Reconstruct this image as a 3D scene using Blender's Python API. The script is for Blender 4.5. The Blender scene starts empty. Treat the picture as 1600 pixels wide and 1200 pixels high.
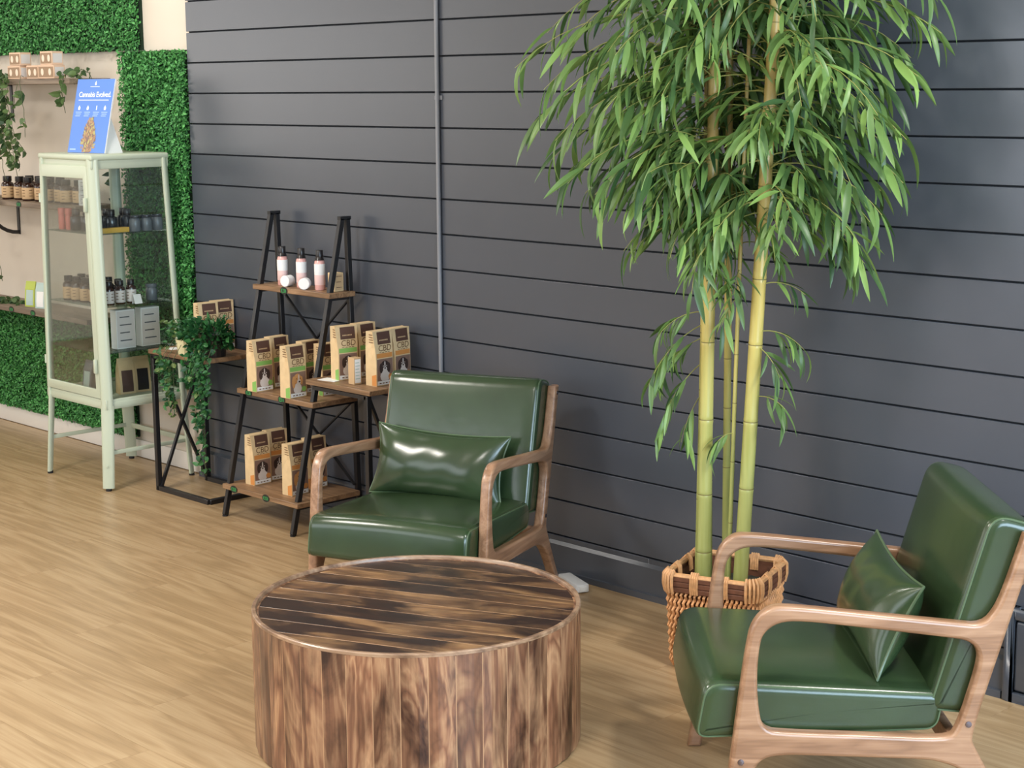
import bpy, bmesh, math, random
from mathutils import Vector, Matrix, Euler
R = math.radians
PI = math.pi
random.seed(7)
SC = bpy.context.scene
COL = SC.collection

# ------------------------------------------------------------------ camera
EYE = 1.7765
cd = bpy.data.cameras.new('camera')
cd.sensor_fit = 'HORIZONTAL'
cd.sensor_width = 36.0
cd.lens = 36.0 * 2605.95 / 1600.0
cd.clip_start = 0.05
cam = bpy.data.objects.new('camera', cd)
COL.objects.link(cam)
fw = Vector((-0.70306757, 0.68950825, -0.17399535))
rt = Vector((0.70100571, 0.71312510, -0.00660214))
up = Vector((-0.11952822, 0.12661348, 0.98472434))
m = Matrix((rt, up, -fw)).transposed().to_4x4()
m.translation = Vector((0, 0, EYE))
cam.matrix_world = m
SC.camera = cam

# ------------------------------------------------------------------ light
SC.view_settings.view_transform = 'Standard'
SC.view_settings.look = 'None'
SC.view_settings.gamma = 1.0
SC.view_settings.use_curve_mapping = False
SC.view_settings.exposure = 0.0
w = bpy.data.worlds.new('world')
SC.world = w
w.use_nodes = True
bg = w.node_tree.nodes['Background']
bg.inputs[0].default_value = (0.62, 0.72, 0.9, 1)
bg.inputs[1].default_value = 0.3


def area(name, loc, target, sx, sy, power, colour):
    l = bpy.data.lights.new(name, 'AREA')
    l.shape = 'RECTANGLE'
    l.size, l.size_y, l.energy, l.color = sx, sy, power, colour
    o = bpy.data.objects.new(name, l)
    COL.objects.link(o)
    o.location = loc
    d = Vector(target) - Vector(loc)
    o.rotation_euler = d.to_track_quat('-Z', 'Y').to_euler()
    return o


# daylight through the shop-front windows behind the camera and the side window
area('front_window_light', (-5.8, -2.8, 1.9), (-5.8, 4, 1.9), 6.4, 1.6, 125, (0.90, 0.95, 1.0))
area('side_window_light', (2.3, 1.6, 1.75), (-5, 1.6, 1.75), 3.6, 1.9, 350, (0.60, 0.80, 1.0))
area('far_end_fill', (-10.8, 0.4, 2.0), (0, 0.4, 2.0), 5.0, 1.5, 50, (1.0, 0.98, 0.94))  # added fill, no window there; brightens the upper left boards by reflection
# ceiling lamps of the shop, and one added fill near the boards
area('ceiling_lamp_left', (-5.2, 0.7, 3.12), (-5.2, 0.7, 0), 0.8, 0.8, 118, (1.0, 0.94, 0.86))
area('ceiling_lamp_right', (-2.2, 0.6, 3.12), (-2.2, 0.6, 0), 0.8, 0.8, 66, (1.0, 0.95, 0.90))
for x, p in ((-8.6, 12), (-6.2, 25), (-0.9, 75)):  # last one is an added fill to lift the right end of the boards
    area('ceiling_lamp_and_fill', (x, 3.2, 3.14), (x, 3.8, 1.6), 0.35, 0.35, p, (1.0, 0.96, 0.90))


# ------------------------------------------------------------------ helpers
def lin(c):
    return tuple(((v / 255) / 12.92 if v <= 10 else (((v / 255) + 0.055) / 1.055) ** 2.4) for v in c)


class NT:
    """small wrapper to wire node materials"""
    def __init__(self, name):
        self.m = bpy.data.materials.new(name)
        self.m.use_nodes = True
        self.t = self.m.node_tree
        self.b = self.t.nodes['Principled BSDF']
        self.out = self.t.nodes['Material Output']

    def n(self, kind, **kw):
        nd = self.t.nodes.new(kind)
        for k, v in kw.items():
            if k.startswith('i_'):
                key = k[2:]
                nd.inputs[int(key) if key.isdigit() else key].default_value = v
            else:
                setattr(nd, k, v)
        return nd

    def l(self, a, b):
        self.t.links.new(a, b)

    def ramp(self, fac, stops):
        r = self.n('ShaderNodeValToRGB')
        e = r.color_ramp.elements
        while len(e) < len(stops):
            e.new(0.5)
        for el, (p, c) in zip(e, stops):
            el.position = p
            el.color = (*c, 1)
        self.l(fac, r.inputs[0])
        return r.outputs[0]

    def mix(self, mode, f, a, b):
        x = self.n('ShaderNodeMix', data_type='RGBA', blend_type=mode)
        for sock, v in ((x.inputs[0], f), (x.inputs[6], a), (x.inputs[7], b)):
            if isinstance(v, (int, float)):
                sock.default_value = v
            elif isinstance(v, tuple):
                sock.default_value = (*v, 1)
            else:
                self.l(v, sock)
        return x.outputs[2]

    def bump(self, h, strength, dist=0.002):
        b = self.n('ShaderNodeBump')
        b.inputs['Strength'].default_value = strength
        b.inputs['Distance'].default_value = dist
        self.l(h, b.inputs['Height'])
        self.l(b.outputs[0], self.b.inputs['Normal'])


def plain(name, rgb, rough=0.5, metal=0.0, spec=0.5, var=0.0, scale=30.0, bump=0.0, bscale=200.0, coat=0.0):
    t = NT(name)
    c = lin(rgb)
    t.b.inputs['Base Color'].default_value = (*c, 1)
    t.b.inputs['Roughness'].default_value = rough
    t.b.inputs['Metallic'].default_value = metal
    t.b.inputs['Specular IOR Level'].default_value = spec
    t.b.inputs['Coat Weight'].default_value = coat
    if var or bump:
        tc = t.n('ShaderNodeTexCoord')
        if var:
            nz = t.n('ShaderNodeTexNoise', i_Scale=scale, i_Detail=4.0)
            t.l(tc.outputs['Object'], nz.inputs['Vector'])
            lo = tuple(v * (1 - var) for v in c)
            hi = tuple(min(1, v * (1 + var)) for v in c)
            t.l(t.ramp(nz.outputs[0], [(0.3, lo), (0.7, hi)]), t.b.inputs['Base Color'])
        if bump:
            n2 = t.n('ShaderNodeTexNoise', i_Scale=bscale, i_Detail=3.0)
            t.l(tc.outputs['Object'], n2.inputs['Vector'])
            t.bump(n2.outputs[0], bump)
    return t.m


def wood(name, stops, axis, scale=8.0, stretch=0.1, rough=0.45, figure=0.5, patch=None, spec=0.5, bump=0.15, coat=0.0, rndtint=0.25):
    """grain along an object axis, shifted and tinted per piece"""
    t = NT(name)
    tc = t.n('ShaderNodeTexCoord')
    oi = t.n('ShaderNodeObjectInfo')
    off = t.n('ShaderNodeVectorMath', operation='SCALE')
    cmb = t.n('ShaderNodeCombineXYZ')
    m1 = t.n('ShaderNodeMath', operation='MULTIPLY', i_1=37.0)
    m2 = t.n('ShaderNodeMath', operation='MULTIPLY', i_1=91.0)
    t.l(oi.outputs['Random'], m1.inputs[0])
    t.l(oi.outputs['Random'], m2.inputs[0])
    t.l(m1.outputs[0], cmb.inputs[0]); t.l(m2.outputs[0], cmb.inputs[1]); t.l(m1.outputs[0], cmb.inputs[2])
    add = t.n('ShaderNodeVectorMath', operation='ADD')
    t.l(tc.outputs['Object'], add.inputs[0]); t.l(cmb.outputs[0], add.inputs[1])
    mp = t.n('ShaderNodeMapping')
    s = [scale, scale, scale]
    s['xyz'.index(axis)] = scale * stretch
    mp.inputs['Scale'].default_value = s
    t.l(add.outputs[0], mp.inputs['Vector'])
    n1 = t.n('ShaderNodeTexNoise', i_Scale=1.0, i_Detail=3.0, i_Distortion=figure)
    t.l(mp.outputs[0], n1.inputs['Vector'])
    # rings : fold the noise into bands for cathedral figure
    mul = t.n('ShaderNodeMath', operation='MULTIPLY', i_1=9.0)
    t.l(n1.outputs[0], mul.inputs[0])
    fr = t.n('ShaderNodeMath', operation='PINGPONG', i_1=1.0)
    t.l(mul.outputs[0], fr.inputs[0])
    mp2 = t.n('ShaderNodeMapping')
    s2 = [scale * 14] * 3
    s2['xyz'.index(axis)] = scale * 0.5
    mp2.inputs['Scale'].default_value = s2
    t.l(add.outputs[0], mp2.inputs['Vector'])
    n2 = t.n('ShaderNodeTexNoise', i_Scale=1.0, i_Detail=4.0)
    t.l(mp2.outputs[0], n2.inputs['Vector'])
    c1 = t.n('ShaderNodeMath', operation='MULTIPLY_ADD', i_1=0.45, i_2=0.0)
    t.l(fr.outputs[0], c1.inputs[0])
    c2 = t.n('ShaderNodeMath', operation='MULTIPLY_ADD', i_1=0.6)
    t.l(n2.outputs[0], c2.inputs[0]); t.l(c1.outputs[0], c2.inputs[2])
    col = t.ramp(c2.outputs[0], stops)
    if patch:
        mp3 = t.n('ShaderNodeMapping')
        s3 = [patch[1]] * 3
        s3['xyz'.index(axis)] = patch[1] * patch[2]
        mp3.inputs['Scale'].default_value = s3
        t.l(add.outputs[0], mp3.inputs['Vector'])
        n3 = t.n('ShaderNodeTexNoise', i_Scale=1.0, i_Detail=5.0, i_Roughness=0.6, i_Distortion=0.8)
        t.l(mp3.outputs[0], n3.inputs['Vector'])
        f = t.ramp(n3.outputs[0], [(patch[3], (0, 0, 0)), (patch[4], (1, 1, 1))])
        col = t.mix('MULTIPLY', f, col, patch[0])
    if rndtint:
        tint = t.ramp(oi.outputs['Random'], [(0, (1 - rndtint,) * 3), (1, (1, 1, 1))])
        col = t.mix('MULTIPLY', 1.0, col, tint)
    t.l(col, t.b.inputs['Base Color'])
    t.b.inputs['Roughness'].default_value = rough
    t.b.inputs['Specular IOR Level'].default_value = spec
    t.b.inputs['Coat Weight'].default_value = coat
    t.b.inputs['Coat Roughness'].default_value = 0.25
    if bump:
        t.bump(n2.outputs[0], bump, 0.001)
    return t.m


def leafmat(name, dark, light, rough=0.45, transl=0.35):
    t = NT(name)
    g = t.n('ShaderNodeNewGeometry')
    oi = t.n('ShaderNodeObjectInfo')
    a = t.n('ShaderNodeMath', operation='ADD')
    t.l(g.outputs['Random Per Island'], a.inputs[0]); t.l(oi.outputs['Random'], a.inputs[1])
    f = t.n('ShaderNodeMath', operation='FRACT')
    t.l(a.outputs[0], f.inputs[0])
    mid = tuple((p + q) / 2 for p, q in zip(lin(dark), lin(light)))
    c = t.ramp(f.outputs[0], [(0, lin(dark)), (0.6, mid), (1, lin(light))])
    t.l(c, t.b.inputs['Base Color'])
    t.b.inputs['Roughness'].default_value = rough
    tr = t.n('ShaderNodeBsdfTranslucent')
    t.l(c, tr.inputs['Color'])
    mx = t.n('ShaderNodeMixShader', i_0=transl)
    t.l(t.b.outputs[0], mx.inputs[1]); t.l(tr.outputs[0], mx.inputs[2])
    t.l(mx.outputs[0], t.out.inputs['Surface'])
    return t.m


def glassmat(name, tint, f0=0.06):
    t = NT(name)
    tr = t.n('ShaderNodeBsdfTransparent')
    tr.inputs[0].default_value = (*tint, 1)
    gl = t.n('ShaderNodeBsdfGlossy')
    gl.inputs['Roughness'].default_value = 0.03
    lw = t.n('ShaderNodeLayerWeight', i_Blend=0.25)
    mr = t.n('ShaderNodeMath', operation='MULTIPLY_ADD', i_1=0.35, i_2=f0)
    t.l(lw.outputs['Fresnel'], mr.inputs[0])
    mx = t.n('ShaderNodeMixShader')
    t.l(mr.outputs[0], mx.inputs[0]); t.l(tr.outputs[0], mx.inputs[1]); t.l(gl.outputs[0], mx.inputs[2])
    t.l(mx.outputs[0], t.out.inputs['Surface'])
    t.t.nodes.remove(t.b)
    return t.m


class MB:
    """mesh builder: collects verts and faces, links them as ONE mesh object"""
    def __init__(self):
        self.v, self.f, self.mi, self.k = [], [], [], 0

    def add(self, vs, fs, mi=None):
        o = len(self.v)
        self.v += [tuple(p) for p in vs]
        self.f += [tuple(i + o for i in f) for f in fs]
        self.mi += [self.k if mi is None else mi] * len(fs)
        return self

    def box(self, lo, hi, M=None):
        x0, y0, z0 = lo
        x1, y1, z1 = hi
        vs = [Vector(p) for p in ((x0, y0, z0), (x1, y0, z0), (x1, y1, z0), (x0, y1, z0), (x0, y0, z1), (x1, y0, z1), (x1, y1, z1), (x0, y1, z1))]
        if M:
            vs = [M @ p for p in vs]
        return self.add(vs, [(0, 3, 2, 1), (4, 5, 6, 7), (0, 1, 5, 4), (1, 2, 6, 5), (2, 3, 7, 6), (3, 0, 4, 7)])

    def bar(self, a, b, wx, wy, side=None):
        """square bar from a to b; wx across 'side', wy the other way"""
        a, b = Vector(a), Vector(b)
        d = (b - a).normalized()
        s = Vector(side) if side else (Vector((0, 0, 1)) if abs(d.z) < 0.9 else Vector((1, 0, 0)))
        s = (s - d * s.dot(d)).normalized()
        q = d.cross(s)
        vs = []
        for p in (a, b):
            for i, j in ((-1, -1), (1, -1), (1, 1), (-1, 1)):
                vs.append(p + s * (i * wx / 2) + q * (j * wy / 2))
        return self.add(vs, [(0, 1, 2, 3), (7, 6, 5, 4), (0, 4, 5, 1), (1, 5, 6, 2), (2, 6, 7, 3), (3, 7, 4, 0)])

    def tube(self, pts, rad, n=8, closed=False, caps=True):
        pts = [Vector(p) for p in pts]
        rs = rad if isinstance(rad, (list, tuple)) else [rad] * len(pts)
        vs, fs = [], []
        N = len(pts)
        prev = None
        for i, p in enumerate(pts):
            a = pts[(i - 1) % N] if (closed or i) else p
            b = pts[(i + 1) % N] if (closed or i < N - 1) else p
            d = (b - a).normalized()
            if prev is None:
                s = Vector((0, 0, 1)) if abs(d.z) < 0.9 else Vector((1, 0, 0))
            else:
                s = prev
            s = (s - d * s.dot(d)).normalized()
            prev = s
            q = d.cross(s)
            for k in range(n):
                an = 2 * PI * k / n
                vs.append(p + s * (rs[i] * math.cos(an)) + q * (rs[i] * math.sin(an)))
        for i in range(N if closed else N - 1):
            for k in range(n):
                a0 = i * n + k; a1 = i * n + (k + 1) % n
                j = (i + 1) % N
                fs.append((a0, j * n + k, j * n + (k + 1) % n, a1))
        if caps and not closed:
            fs.append(tuple(range(n)))
            fs.append(tuple((N - 1) * n + k for k in reversed(range(n))))
        return self.add(vs, fs)

    def lathe(self, prof, n=20, c=(0, 0, 0), M=None):
        vs, fs = [], []
        for r, z in prof:
            for k in range(n):
                a = 2 * PI * k / n
                p = Vector((c[0] + r * math.cos(a), c[1] + r * math.sin(a), c[2] + z))
                vs.append(M @ p if M else p)
        for i in range(len(prof) - 1):
            for k in range(n):
                fs.append((i * n + k, i * n + (k + 1) % n, (i + 1) * n + (k + 1) % n, (i + 1) * n + k))
        fs.append(tuple(reversed(range(n))))
        fs.append(tuple((len(prof) - 1) * n + k for k in range(n)))
        return self.add(vs, fs)

    def poly(self, pts):
        return self.add(pts, [tuple(range(len(pts)))])

    def build(self, name, mat, parent=None, smooth=False, bevel=0, seg=2, loc=None):
        me = bpy.data.meshes.new(name)
        me.from_pydata(self.v, [], self.f)
        mats = mat if isinstance(mat, (list, tuple)) else [mat]
        for q in mats:
            me.materials.append(q)
        if len(mats) > 1:
            me.polygons.foreach_set('material_index', self.mi)
        return link(name, me, parent, smooth, bevel, seg, loc)


def link(name, me, parent=None, smooth=False, bevel=0, seg=2, loc=None):
    if bevel:
        bm = bmesh.new()
        bm.from_mesh(me)
        bmesh.ops.remove_doubles(bm, verts=bm.verts, dist=1e-6)
        ed = [e for e in bm.edges if len(e.link_faces) == 2 and e.calc_face_angle(0) > R(35)]
        bmesh.ops.bevel(bm, geom=ed, offset=bevel, segments=seg, profile=0.5, affect='EDGES', clamp_overlap=True)
        bm.to_mesh(me)
        bm.free()
    if smooth or bevel:
        me.polygons.foreach_set('use_smooth', [True] * len(me.polygons))
        try:
            me.set_sharp_from_angle(angle=R(40))
        except Exception:
            pass
    me.update()
    o = bpy.data.objects.new(name, me)
    COL.objects.link(o)
    if parent:
        o.parent = parent
    if loc:
        o.location = loc
    return o


def thing(name, label, cat, loc=(0, 0, 0), rz=0.0, group=None):
    o = bpy.data.objects.new(name, None)
    o.empty_display_size = 0.05
    COL.objects.link(o)
    o.location = loc
    o.rotation_euler = (0, 0, rz)
    o['label'] = label
    o['category'] = cat
    if group:
        o['group'] = group
    return o


def tag(o, label, cat, group=None):
    o['label'] = label
    o['category'] = cat
    if group:
        o['group'] = group
    return o


def copy_tree(root, loc, rz=None, label=None, group=None):
    r = root.copy()
    COL.objects.link(r)
    r.location = loc
    if rz is not None:
        r.rotation_euler = (0, 0, rz)
    if label:
        r['label'] = label
    if group:
        r['group'] = group

    def kids(a, b):
        for ch in list(a.children):
            c = ch.copy()
            COL.objects.link(c)
            c.parent = b
            kids(ch, c)
    kids(root, r)
    return r


def structure(o):
    o['kind'] = 'structure'
    return o


def chaikin(pts, sharp=(), it=3):
    """corner cutting on a closed outline; sharp corners stay"""
    pts = [(Vector(p), i in sharp) for i, p in enumerate(pts)]
    for _ in range(it):
        out = []
        n = len(pts)
        for i in range(n):
            p, s = pts[i]
            a, b = pts[i - 1][0], pts[(i + 1) % n][0]
            if s:
                out.append((p, True))
            else:
                out.append((p.lerp(a, 0.25), False))
                out.append((p.lerp(b, 0.25), False))
        pts = out
    return [p for p, _ in pts]


def curve_mesh(loops, half, bev):
    """bevelled slab from closed 2D loops (holes allowed), thickness 2*half along local z"""
    cu = bpy.data.curves.new('outline', 'CURVE')
    cu.dimensions = '2D'
    cu.fill_mode = 'BOTH'
    cu.extrude = half - bev
    cu.bevel_depth = bev
    cu.bevel_resolution = 3
    cu.offset = -bev
    for lp in loops:
        sp = cu.splines.new('POLY')
        sp.points.add(len(lp) - 1)
        for p, q in zip(sp.points, lp):
            p.co = (q[0], q[1], 0, 1)
        sp.use_cyclic_u = True
    return to_mesh(cu)


def to_mesh(cu):
    ob = bpy.data.objects.new('outline', cu)
    COL.objects.link(ob)
    dg = bpy.context.evaluated_depsgraph_get()
    dg.update()
    me = bpy.data.meshes.new_from_object(ob.evaluated_get(dg))
    bpy.data.objects.remove(ob)
    bpy.data.curves.remove(cu)
    return me


def text_mesh(body, size, offset=0.0, align='CENTER', extrude=0.0, space=1.0):
    cu = bpy.data.curves.new('lettering', 'FONT')
    cu.body = body
    cu.size = size
    cu.align_x = align
    cu.align_y = 'CENTER'
    cu.offset = offset
    cu.extrude = extrude
    cu.resolution_u = 3
    cu.space_character = space
    return to_mesh(cu)


def put_text(me, mat, parent, M, name='lettering'):
    me.transform(M)
    me.materials.clear()
    me.materials.append(mat)
    return link(name, me, parent)


# ------------------------------------------------------------------ materials
M = {}
M['slate'] = plain('slate_paint', (68, 73, 82), rough=0.30, spec=0.8, var=0.04, scale=3, bump=0.05, bscale=60)
M['slate_back'] = plain('groove_shadow', (40, 41, 44), rough=0.8)
M['cream'] = plain('cream_plaster', (214, 203, 188), rough=0.8, var=0.03, scale=2, bump=0.08, bscale=90)
M['white_trim'] = plain('white_trim_paint', (225, 219, 210), rough=0.45)
M['ceiling'] = plain('ceiling_paint', (225, 222, 215), rough=0.9, bump=0.05)
M['floor'] = wood('oak_vinyl', [(0.12, lin((146, 120, 86))), (0.5, lin((168, 140, 104))), (0.88, lin((184, 158, 122)))], 'x', scale=11, stretch=0.085, rough=0.36, figure=0.5, spec=0.5, bump=0.03, rndtint=0.03)
M['acacia_side'] = wood('acacia_stave', [(0.12, lin((84, 54, 40))), (0.45, lin((142, 98, 72))), (0.85, lin((194, 152, 114)))], 'z', scale=9, stretch=0.22, rough=0.38, figure=1.6, patch=(lin((86, 60, 62)), 7, 0.35, 0.45, 0.68), spec=0.5, bump=0.1, coat=0.25, rndtint=0.35)
M['acacia_top'] = wood('acacia_top', [(0.12, lin((76, 50, 34))), (0.45, lin((126, 90, 58))), (0.85, lin((166, 128, 86)))], 'x', scale=9, stretch=0.16, rough=0.38, figure=1.4, patch=(lin((84, 64, 60)), 5, 0.45, 0.40, 0.58), spec=0.5, bump=0.1, coat=0.2, rndtint=0.25)
M['joint'] = plain('joint_filler', (186, 148, 112), rough=0.45)
M['acacia_rim'] = wood('acacia_rim', [(0.1, lin((84, 62, 48))), (0.5, lin((138, 108, 84))), (0.9, lin((176, 146, 118)))], 'x', scale=9, stretch=0.3, rough=0.35, figure=0.8, coat=0.3, rndtint=0)
M['ash'] = wood('ash_frame', [(0.1, lin((122, 88, 64))), (0.5, lin((154, 116, 88))), (0.9, lin((178, 140, 110)))], 'x', scale=14, stretch=0.12, rough=0.32, figure=0.5, spec=0.5, bump=0.05, coat=0.3, rndtint=0.05)
M['shelf_wood'] = wood('rustic_shelf', [(0.1, lin((96, 72, 50))), (0.5, lin((138, 106, 76))), (0.9, lin((168, 134, 100)))], 'x', scale=12, stretch=0.12, rough=0.45, figure=0.9, rndtint=0.15)
M['grey_wood'] = wood('weathered_shelf', [(0.1, lin((92, 80, 68))), (0.5, lin((124, 108, 92))), (0.9, lin((150, 134, 116)))], 'x', scale=12, stretch=0.12, rough=0.6, figure=0.6, rndtint=0.1)
M['black'] = plain('black_metal', (26, 25, 27), rough=0.38, spec=0.5)
M['bolt'] = plain('bolt_steel', (120, 112, 118), rough=0.25, metal=0.9)
M['sage'] = plain('sage_enamel', (186, 194, 172), rough=0.35, spec=0.5)
M['conduit'] = plain('painted_pipe', (128, 130, 136), rough=0.4, spec=0.6)
M['white_plastic'] = plain('white_plastic', (226, 226, 226), rough=0.35)
M['paper'] = plain('white_card', (232, 232, 230), rough=0.7)
M['rubber'] = plain('rubber', (30, 30, 30), rough=0.7)
M['glass'] = glassmat('clear_glass', (0.93, 0.95, 0.94), 0.025)
M['shelf_glass'] = glassmat('shelf_glass', (0.72, 0.80, 0.78), 0.06)
M['hedge'] = leafmat('hedge_leaf', (30, 96, 42), (110, 190, 104), 0.5, 0.2)
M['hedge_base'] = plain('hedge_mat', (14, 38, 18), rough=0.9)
M['bamboo_leaf'] = leafmat('bamboo_leaf', (58, 90, 54), (144, 180, 98), 0.38, 0.3)
M['twig'] = plain('bamboo_twig', (150, 150, 84), rough=0.5)
M['ivy'] = leafmat('ivy_leaf', (20, 66, 34), (66, 124, 66), 0.45, 0.2)
M['ivy_pale'] = leafmat('ivy_leaf_pale', (58, 92, 46), (128, 150, 88), 0.45, 0.2)
M['vine'] = leafmat('vine_leaf', (44, 74, 40), (112, 138, 84), 0.5, 0.25)
M['stemgreen'] = plain('vine_stem', (78, 88, 54), rough=0.6)
M['kraft'] = plain('kraft_paper', (214, 186, 142), rough=0.6, var=0.06, scale=25, bump=0.15, bscale=120)
M['brownprint'] = plain('brown_print', (86, 58, 46), rough=0.55)
M['inkbrown'] = plain('brown_ink', (112, 82, 52), rough=0.6)
M['greenprint'] = plain('green_print', (128, 176, 88), rough=0.55)
M['orangeprint'] = plain('orange_print', (206, 138, 72), rough=0.55)
M['photobrown'] = plain('photo_backdrop', (134, 106, 92), rough=0.5)
M['furwhite'] = plain('photo_white', (214, 204, 196), rough=0.5)
M['furdark'] = plain('photo_dark', (62, 46, 42), rough=0.5)
M['furgold'] = plain('photo_gold', (206, 150, 92), rough=0.5)
M['amber'] = plain('amber_bottle', (52, 30, 22), rough=0.12, spec=0.6)
M['darkbottle'] = plain('smoked_jar', (38, 40, 46), rough=0.12, spec=0.6)
M['greyjar'] = plain('grey_jar', (96, 102, 108), rough=0.25)
M['blackcap'] = plain('black_cap', (30, 25, 25), rough=0.3)
M['label'] = plain('kraft_label', (196, 164, 124), rough=0.6)
M['wlabel'] = plain('white_label', (214, 208, 204), rough=0.6)
M['pinkbody'] = plain('pink_liquid', (222, 168, 160), rough=0.2, spec=0.6)
M['pinklabel'] = plain('pink_label', (228, 196, 192), rough=0.5)
M['rose'] = plain('rose_tube', (206, 112, 100), rough=0.35)
M['gold'] = plain('gold_box', (214, 172, 74), rough=0.45)
M['blue'] = plain('blue_print', (94, 136, 214), rough=0.35)
M['bluetext'] = plain('white_print', (236, 242, 252), rough=0.5)
M['palebluetext'] = plain('pale_blue_print', (168, 196, 240), rough=0.5)
M['bud1'] = plain('bud_tan', (176, 140, 104), rough=0.6)
M['bud2'] = plain('bud_mauve', (136, 112, 104), rough=0.6)
M['bud3'] = plain('bud_lime', (176, 176, 112), rough=0.6)
M['rattan'] = plain('rattan', (214, 158, 108), rough=0.5, var=0.3, scale=50)
M['rattan_light'] = plain('rattan_light', (206, 156, 108), rough=0.5, var=0.2, scale=60)
M['rattan_dark'] = plain('rattan_dark', (104, 66, 48), rough=0.5, var=0.3, scale=40)
M['soil'] = plain('potting_moss', (46, 48, 40), rough=0.9, var=0.5, scale=60, bump=0.6, bscale=80)
M['tag'] = plain('tag_black', (22, 30, 24), rough=0.5)
M['taggreen'] = plain('tag_green', (70, 176, 96), rough=0.5)
M['peach'] = plain('peach_carton', (222, 188, 160), rough=0.6)
M['peachface'] = plain('carton_face', (150, 122, 94), rough=0.55)
M['peachwin'] = plain('carton_window', (236, 212, 190), rough=0.5)
M['lime'] = plain('lime_pouch', (176, 190, 84), rough=0.4)
M['mist'] = plain('pale_pouch', (176, 196, 190), rough=0.4)
M['creampot'] = plain('cream_pot', (222, 214, 170), rough=0.5)


def leather(name, rgb):
    t = NT(name)
    tc = t.n('ShaderNodeTexCoord')
    c = lin(rgb)
    nz = t.n('ShaderNodeTexNoise', i_Scale=5.0, i_Detail=3.0)
    t.l(tc.outputs['Object'], nz.inputs['Vector'])
    t.l(t.ramp(nz.outputs[0], [(0.3, tuple(v * 0.85 for v in c)), (0.7, tuple(v * 1.15 for v in c))]), t.b.inputs['Base Color'])
    t.b.inputs['Roughness'].default_value = 0.22
    t.b.inputs['Specular IOR Level'].default_value = 0.6
    vo = t.n('ShaderNodeTexVoronoi', i_Scale=420.0)
    t.l(tc.outputs['Object'], vo.inputs['Vector'])
    n2 = t.n('ShaderNodeTexNoise', i_Scale=14.0, i_Detail=2.0)
    t.l(tc.outputs['Object'], n2.inputs['Vector'])
    ad = t.n('ShaderNodeMath', operation='MULTIPLY_ADD', i_1=0.06)
    t.l(vo.outputs['Distance'], ad.inputs[0]); t.l(n2.outputs[0], ad.inputs[2])
    t.bump(ad.outputs[0], 0.18, 0.004)
    return t.m


M['leather'] = leather('green_leather', (46, 64, 40))
M['piping'] = plain('green_piping', (78, 98, 70), rough=0.35)


def bamboo_mat():
    t = NT('bamboo_cane')
    tc = t.n('ShaderNodeTexCoord')
    sp = t.n('ShaderNodeSeparateXYZ')
    t.l(tc.outputs['Object'], sp.inputs[0])
    mr = t.n('ShaderNodeMapRange', i_1=0.2, i_2=1.7)
    t.l(sp.outputs['Z'], mr.inputs[0])
    c = t.ramp(mr.outputs[0], [(0.0, lin((154, 160, 98))), (0.3, lin((172, 174, 104))), (0.65, lin((206, 182, 104))), (1, lin((200, 172, 108)))])
    mp = t.n('ShaderNodeMapping')
    mp.inputs['Scale'].default_value = (60, 60, 3)
    t.l(tc.outputs['Object'], mp.inputs[0])
    nz = t.n('ShaderNodeTexNoise', i_Scale=1.0, i_Detail=4.0)
    t.l(mp.outputs[0], nz.inputs['Vector'])
    v = t.ramp(nz.outputs[0], [(0.3, (0.72, 0.76, 0.6)), (0.6, (1, 1, 1))])
    t.l(t.mix('MULTIPLY', 0.8, c, v), t.b.inputs['Base Color'])
    t.b.inputs['Roughness'].default_value = 0.35
    return t.m


M['cane'] = bamboo_mat()
M['cane_node'] = plain('cane_node', (120, 108, 62), rough=0.6)

# ------------------------------------------------------------------ the setting
WALL = 4.318          # face of the dark boards
CREAM = 4.342         # face of the plastered wall beside them
EDGE = -6.478         # where the boards end on the left
XL, XR, YF, ZC = -11.0, 2.5, -3.0, 3.2

fl = structure(MB().box((XL, YF, -0.06), (XR, 4.45, -0.0035)).build('floor', M['floor']))
pw, plen = 0.182, 1.22
plank_me = None
for j in range(16):
    y0 = 4.318 - (j + 1) * pw
    off = (j * 0.47) % plen
    x = -9.6 - off
    while x < -1.0:
        if plank_me is None:
            o = MB().box((0.0003, 0.0003, -0.003), (plen - 0.0003, pw - 0.0003, 0)).build('floor_plank', M['floor'], fl, loc=(x, y0, 0))
            plank_me = o.data
        else:
            o = bpy.data.objects.new('floor_plank', plank_me)
            COL.objects.link(o)
            o.parent = fl
            o.location = (x, y0, 0)
        x += plen

wb = structure(MB().box((EDGE, WALL + 0.016, 0), (XR, WALL + 0.13, ZC)).build('wall_back', M['slate_back']))
PITCH, ZK0 = 0.135, 2.0376
for k in range(-9, 16):
    z1 = ZK0 - PITCH * k
    z0 = z1 - PITCH
    z1 = min(z1, ZC)
    if z0 < 0:
        z0 = 0.0
    cuts = [EDGE, XR]
    if k == 12:
        cuts = [EDGE, -2.80, XR]
    elif k == 14:
        cuts = [EDGE, -3.72, XR]
    elif k in (3, 7):
        cuts = [EDGE, -1.6, XR]
    for a, b in zip(cuts, cuts[1:]):
        MB().box((a + 0.0004, WALL, z0 + 0.0028), (b - 0.0004, WALL + 0.018, z1 - 0.0028)).build('shiplap_board', M['slate'], wb, bevel=0.0012, seg=1)
structure(MB().box((XL, CREAM, 0), (EDGE, WALL + 0.13, ZC)).build('wall_left', M['cream']))
bb = MB()
bb.box((EDGE, WALL - 0.013, 0), (-2.335, WALL, 0.115))
bb.box((EDGE, WALL - 0.024, 0), (-2.335, WALL - 0.013, 0.022))
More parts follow.
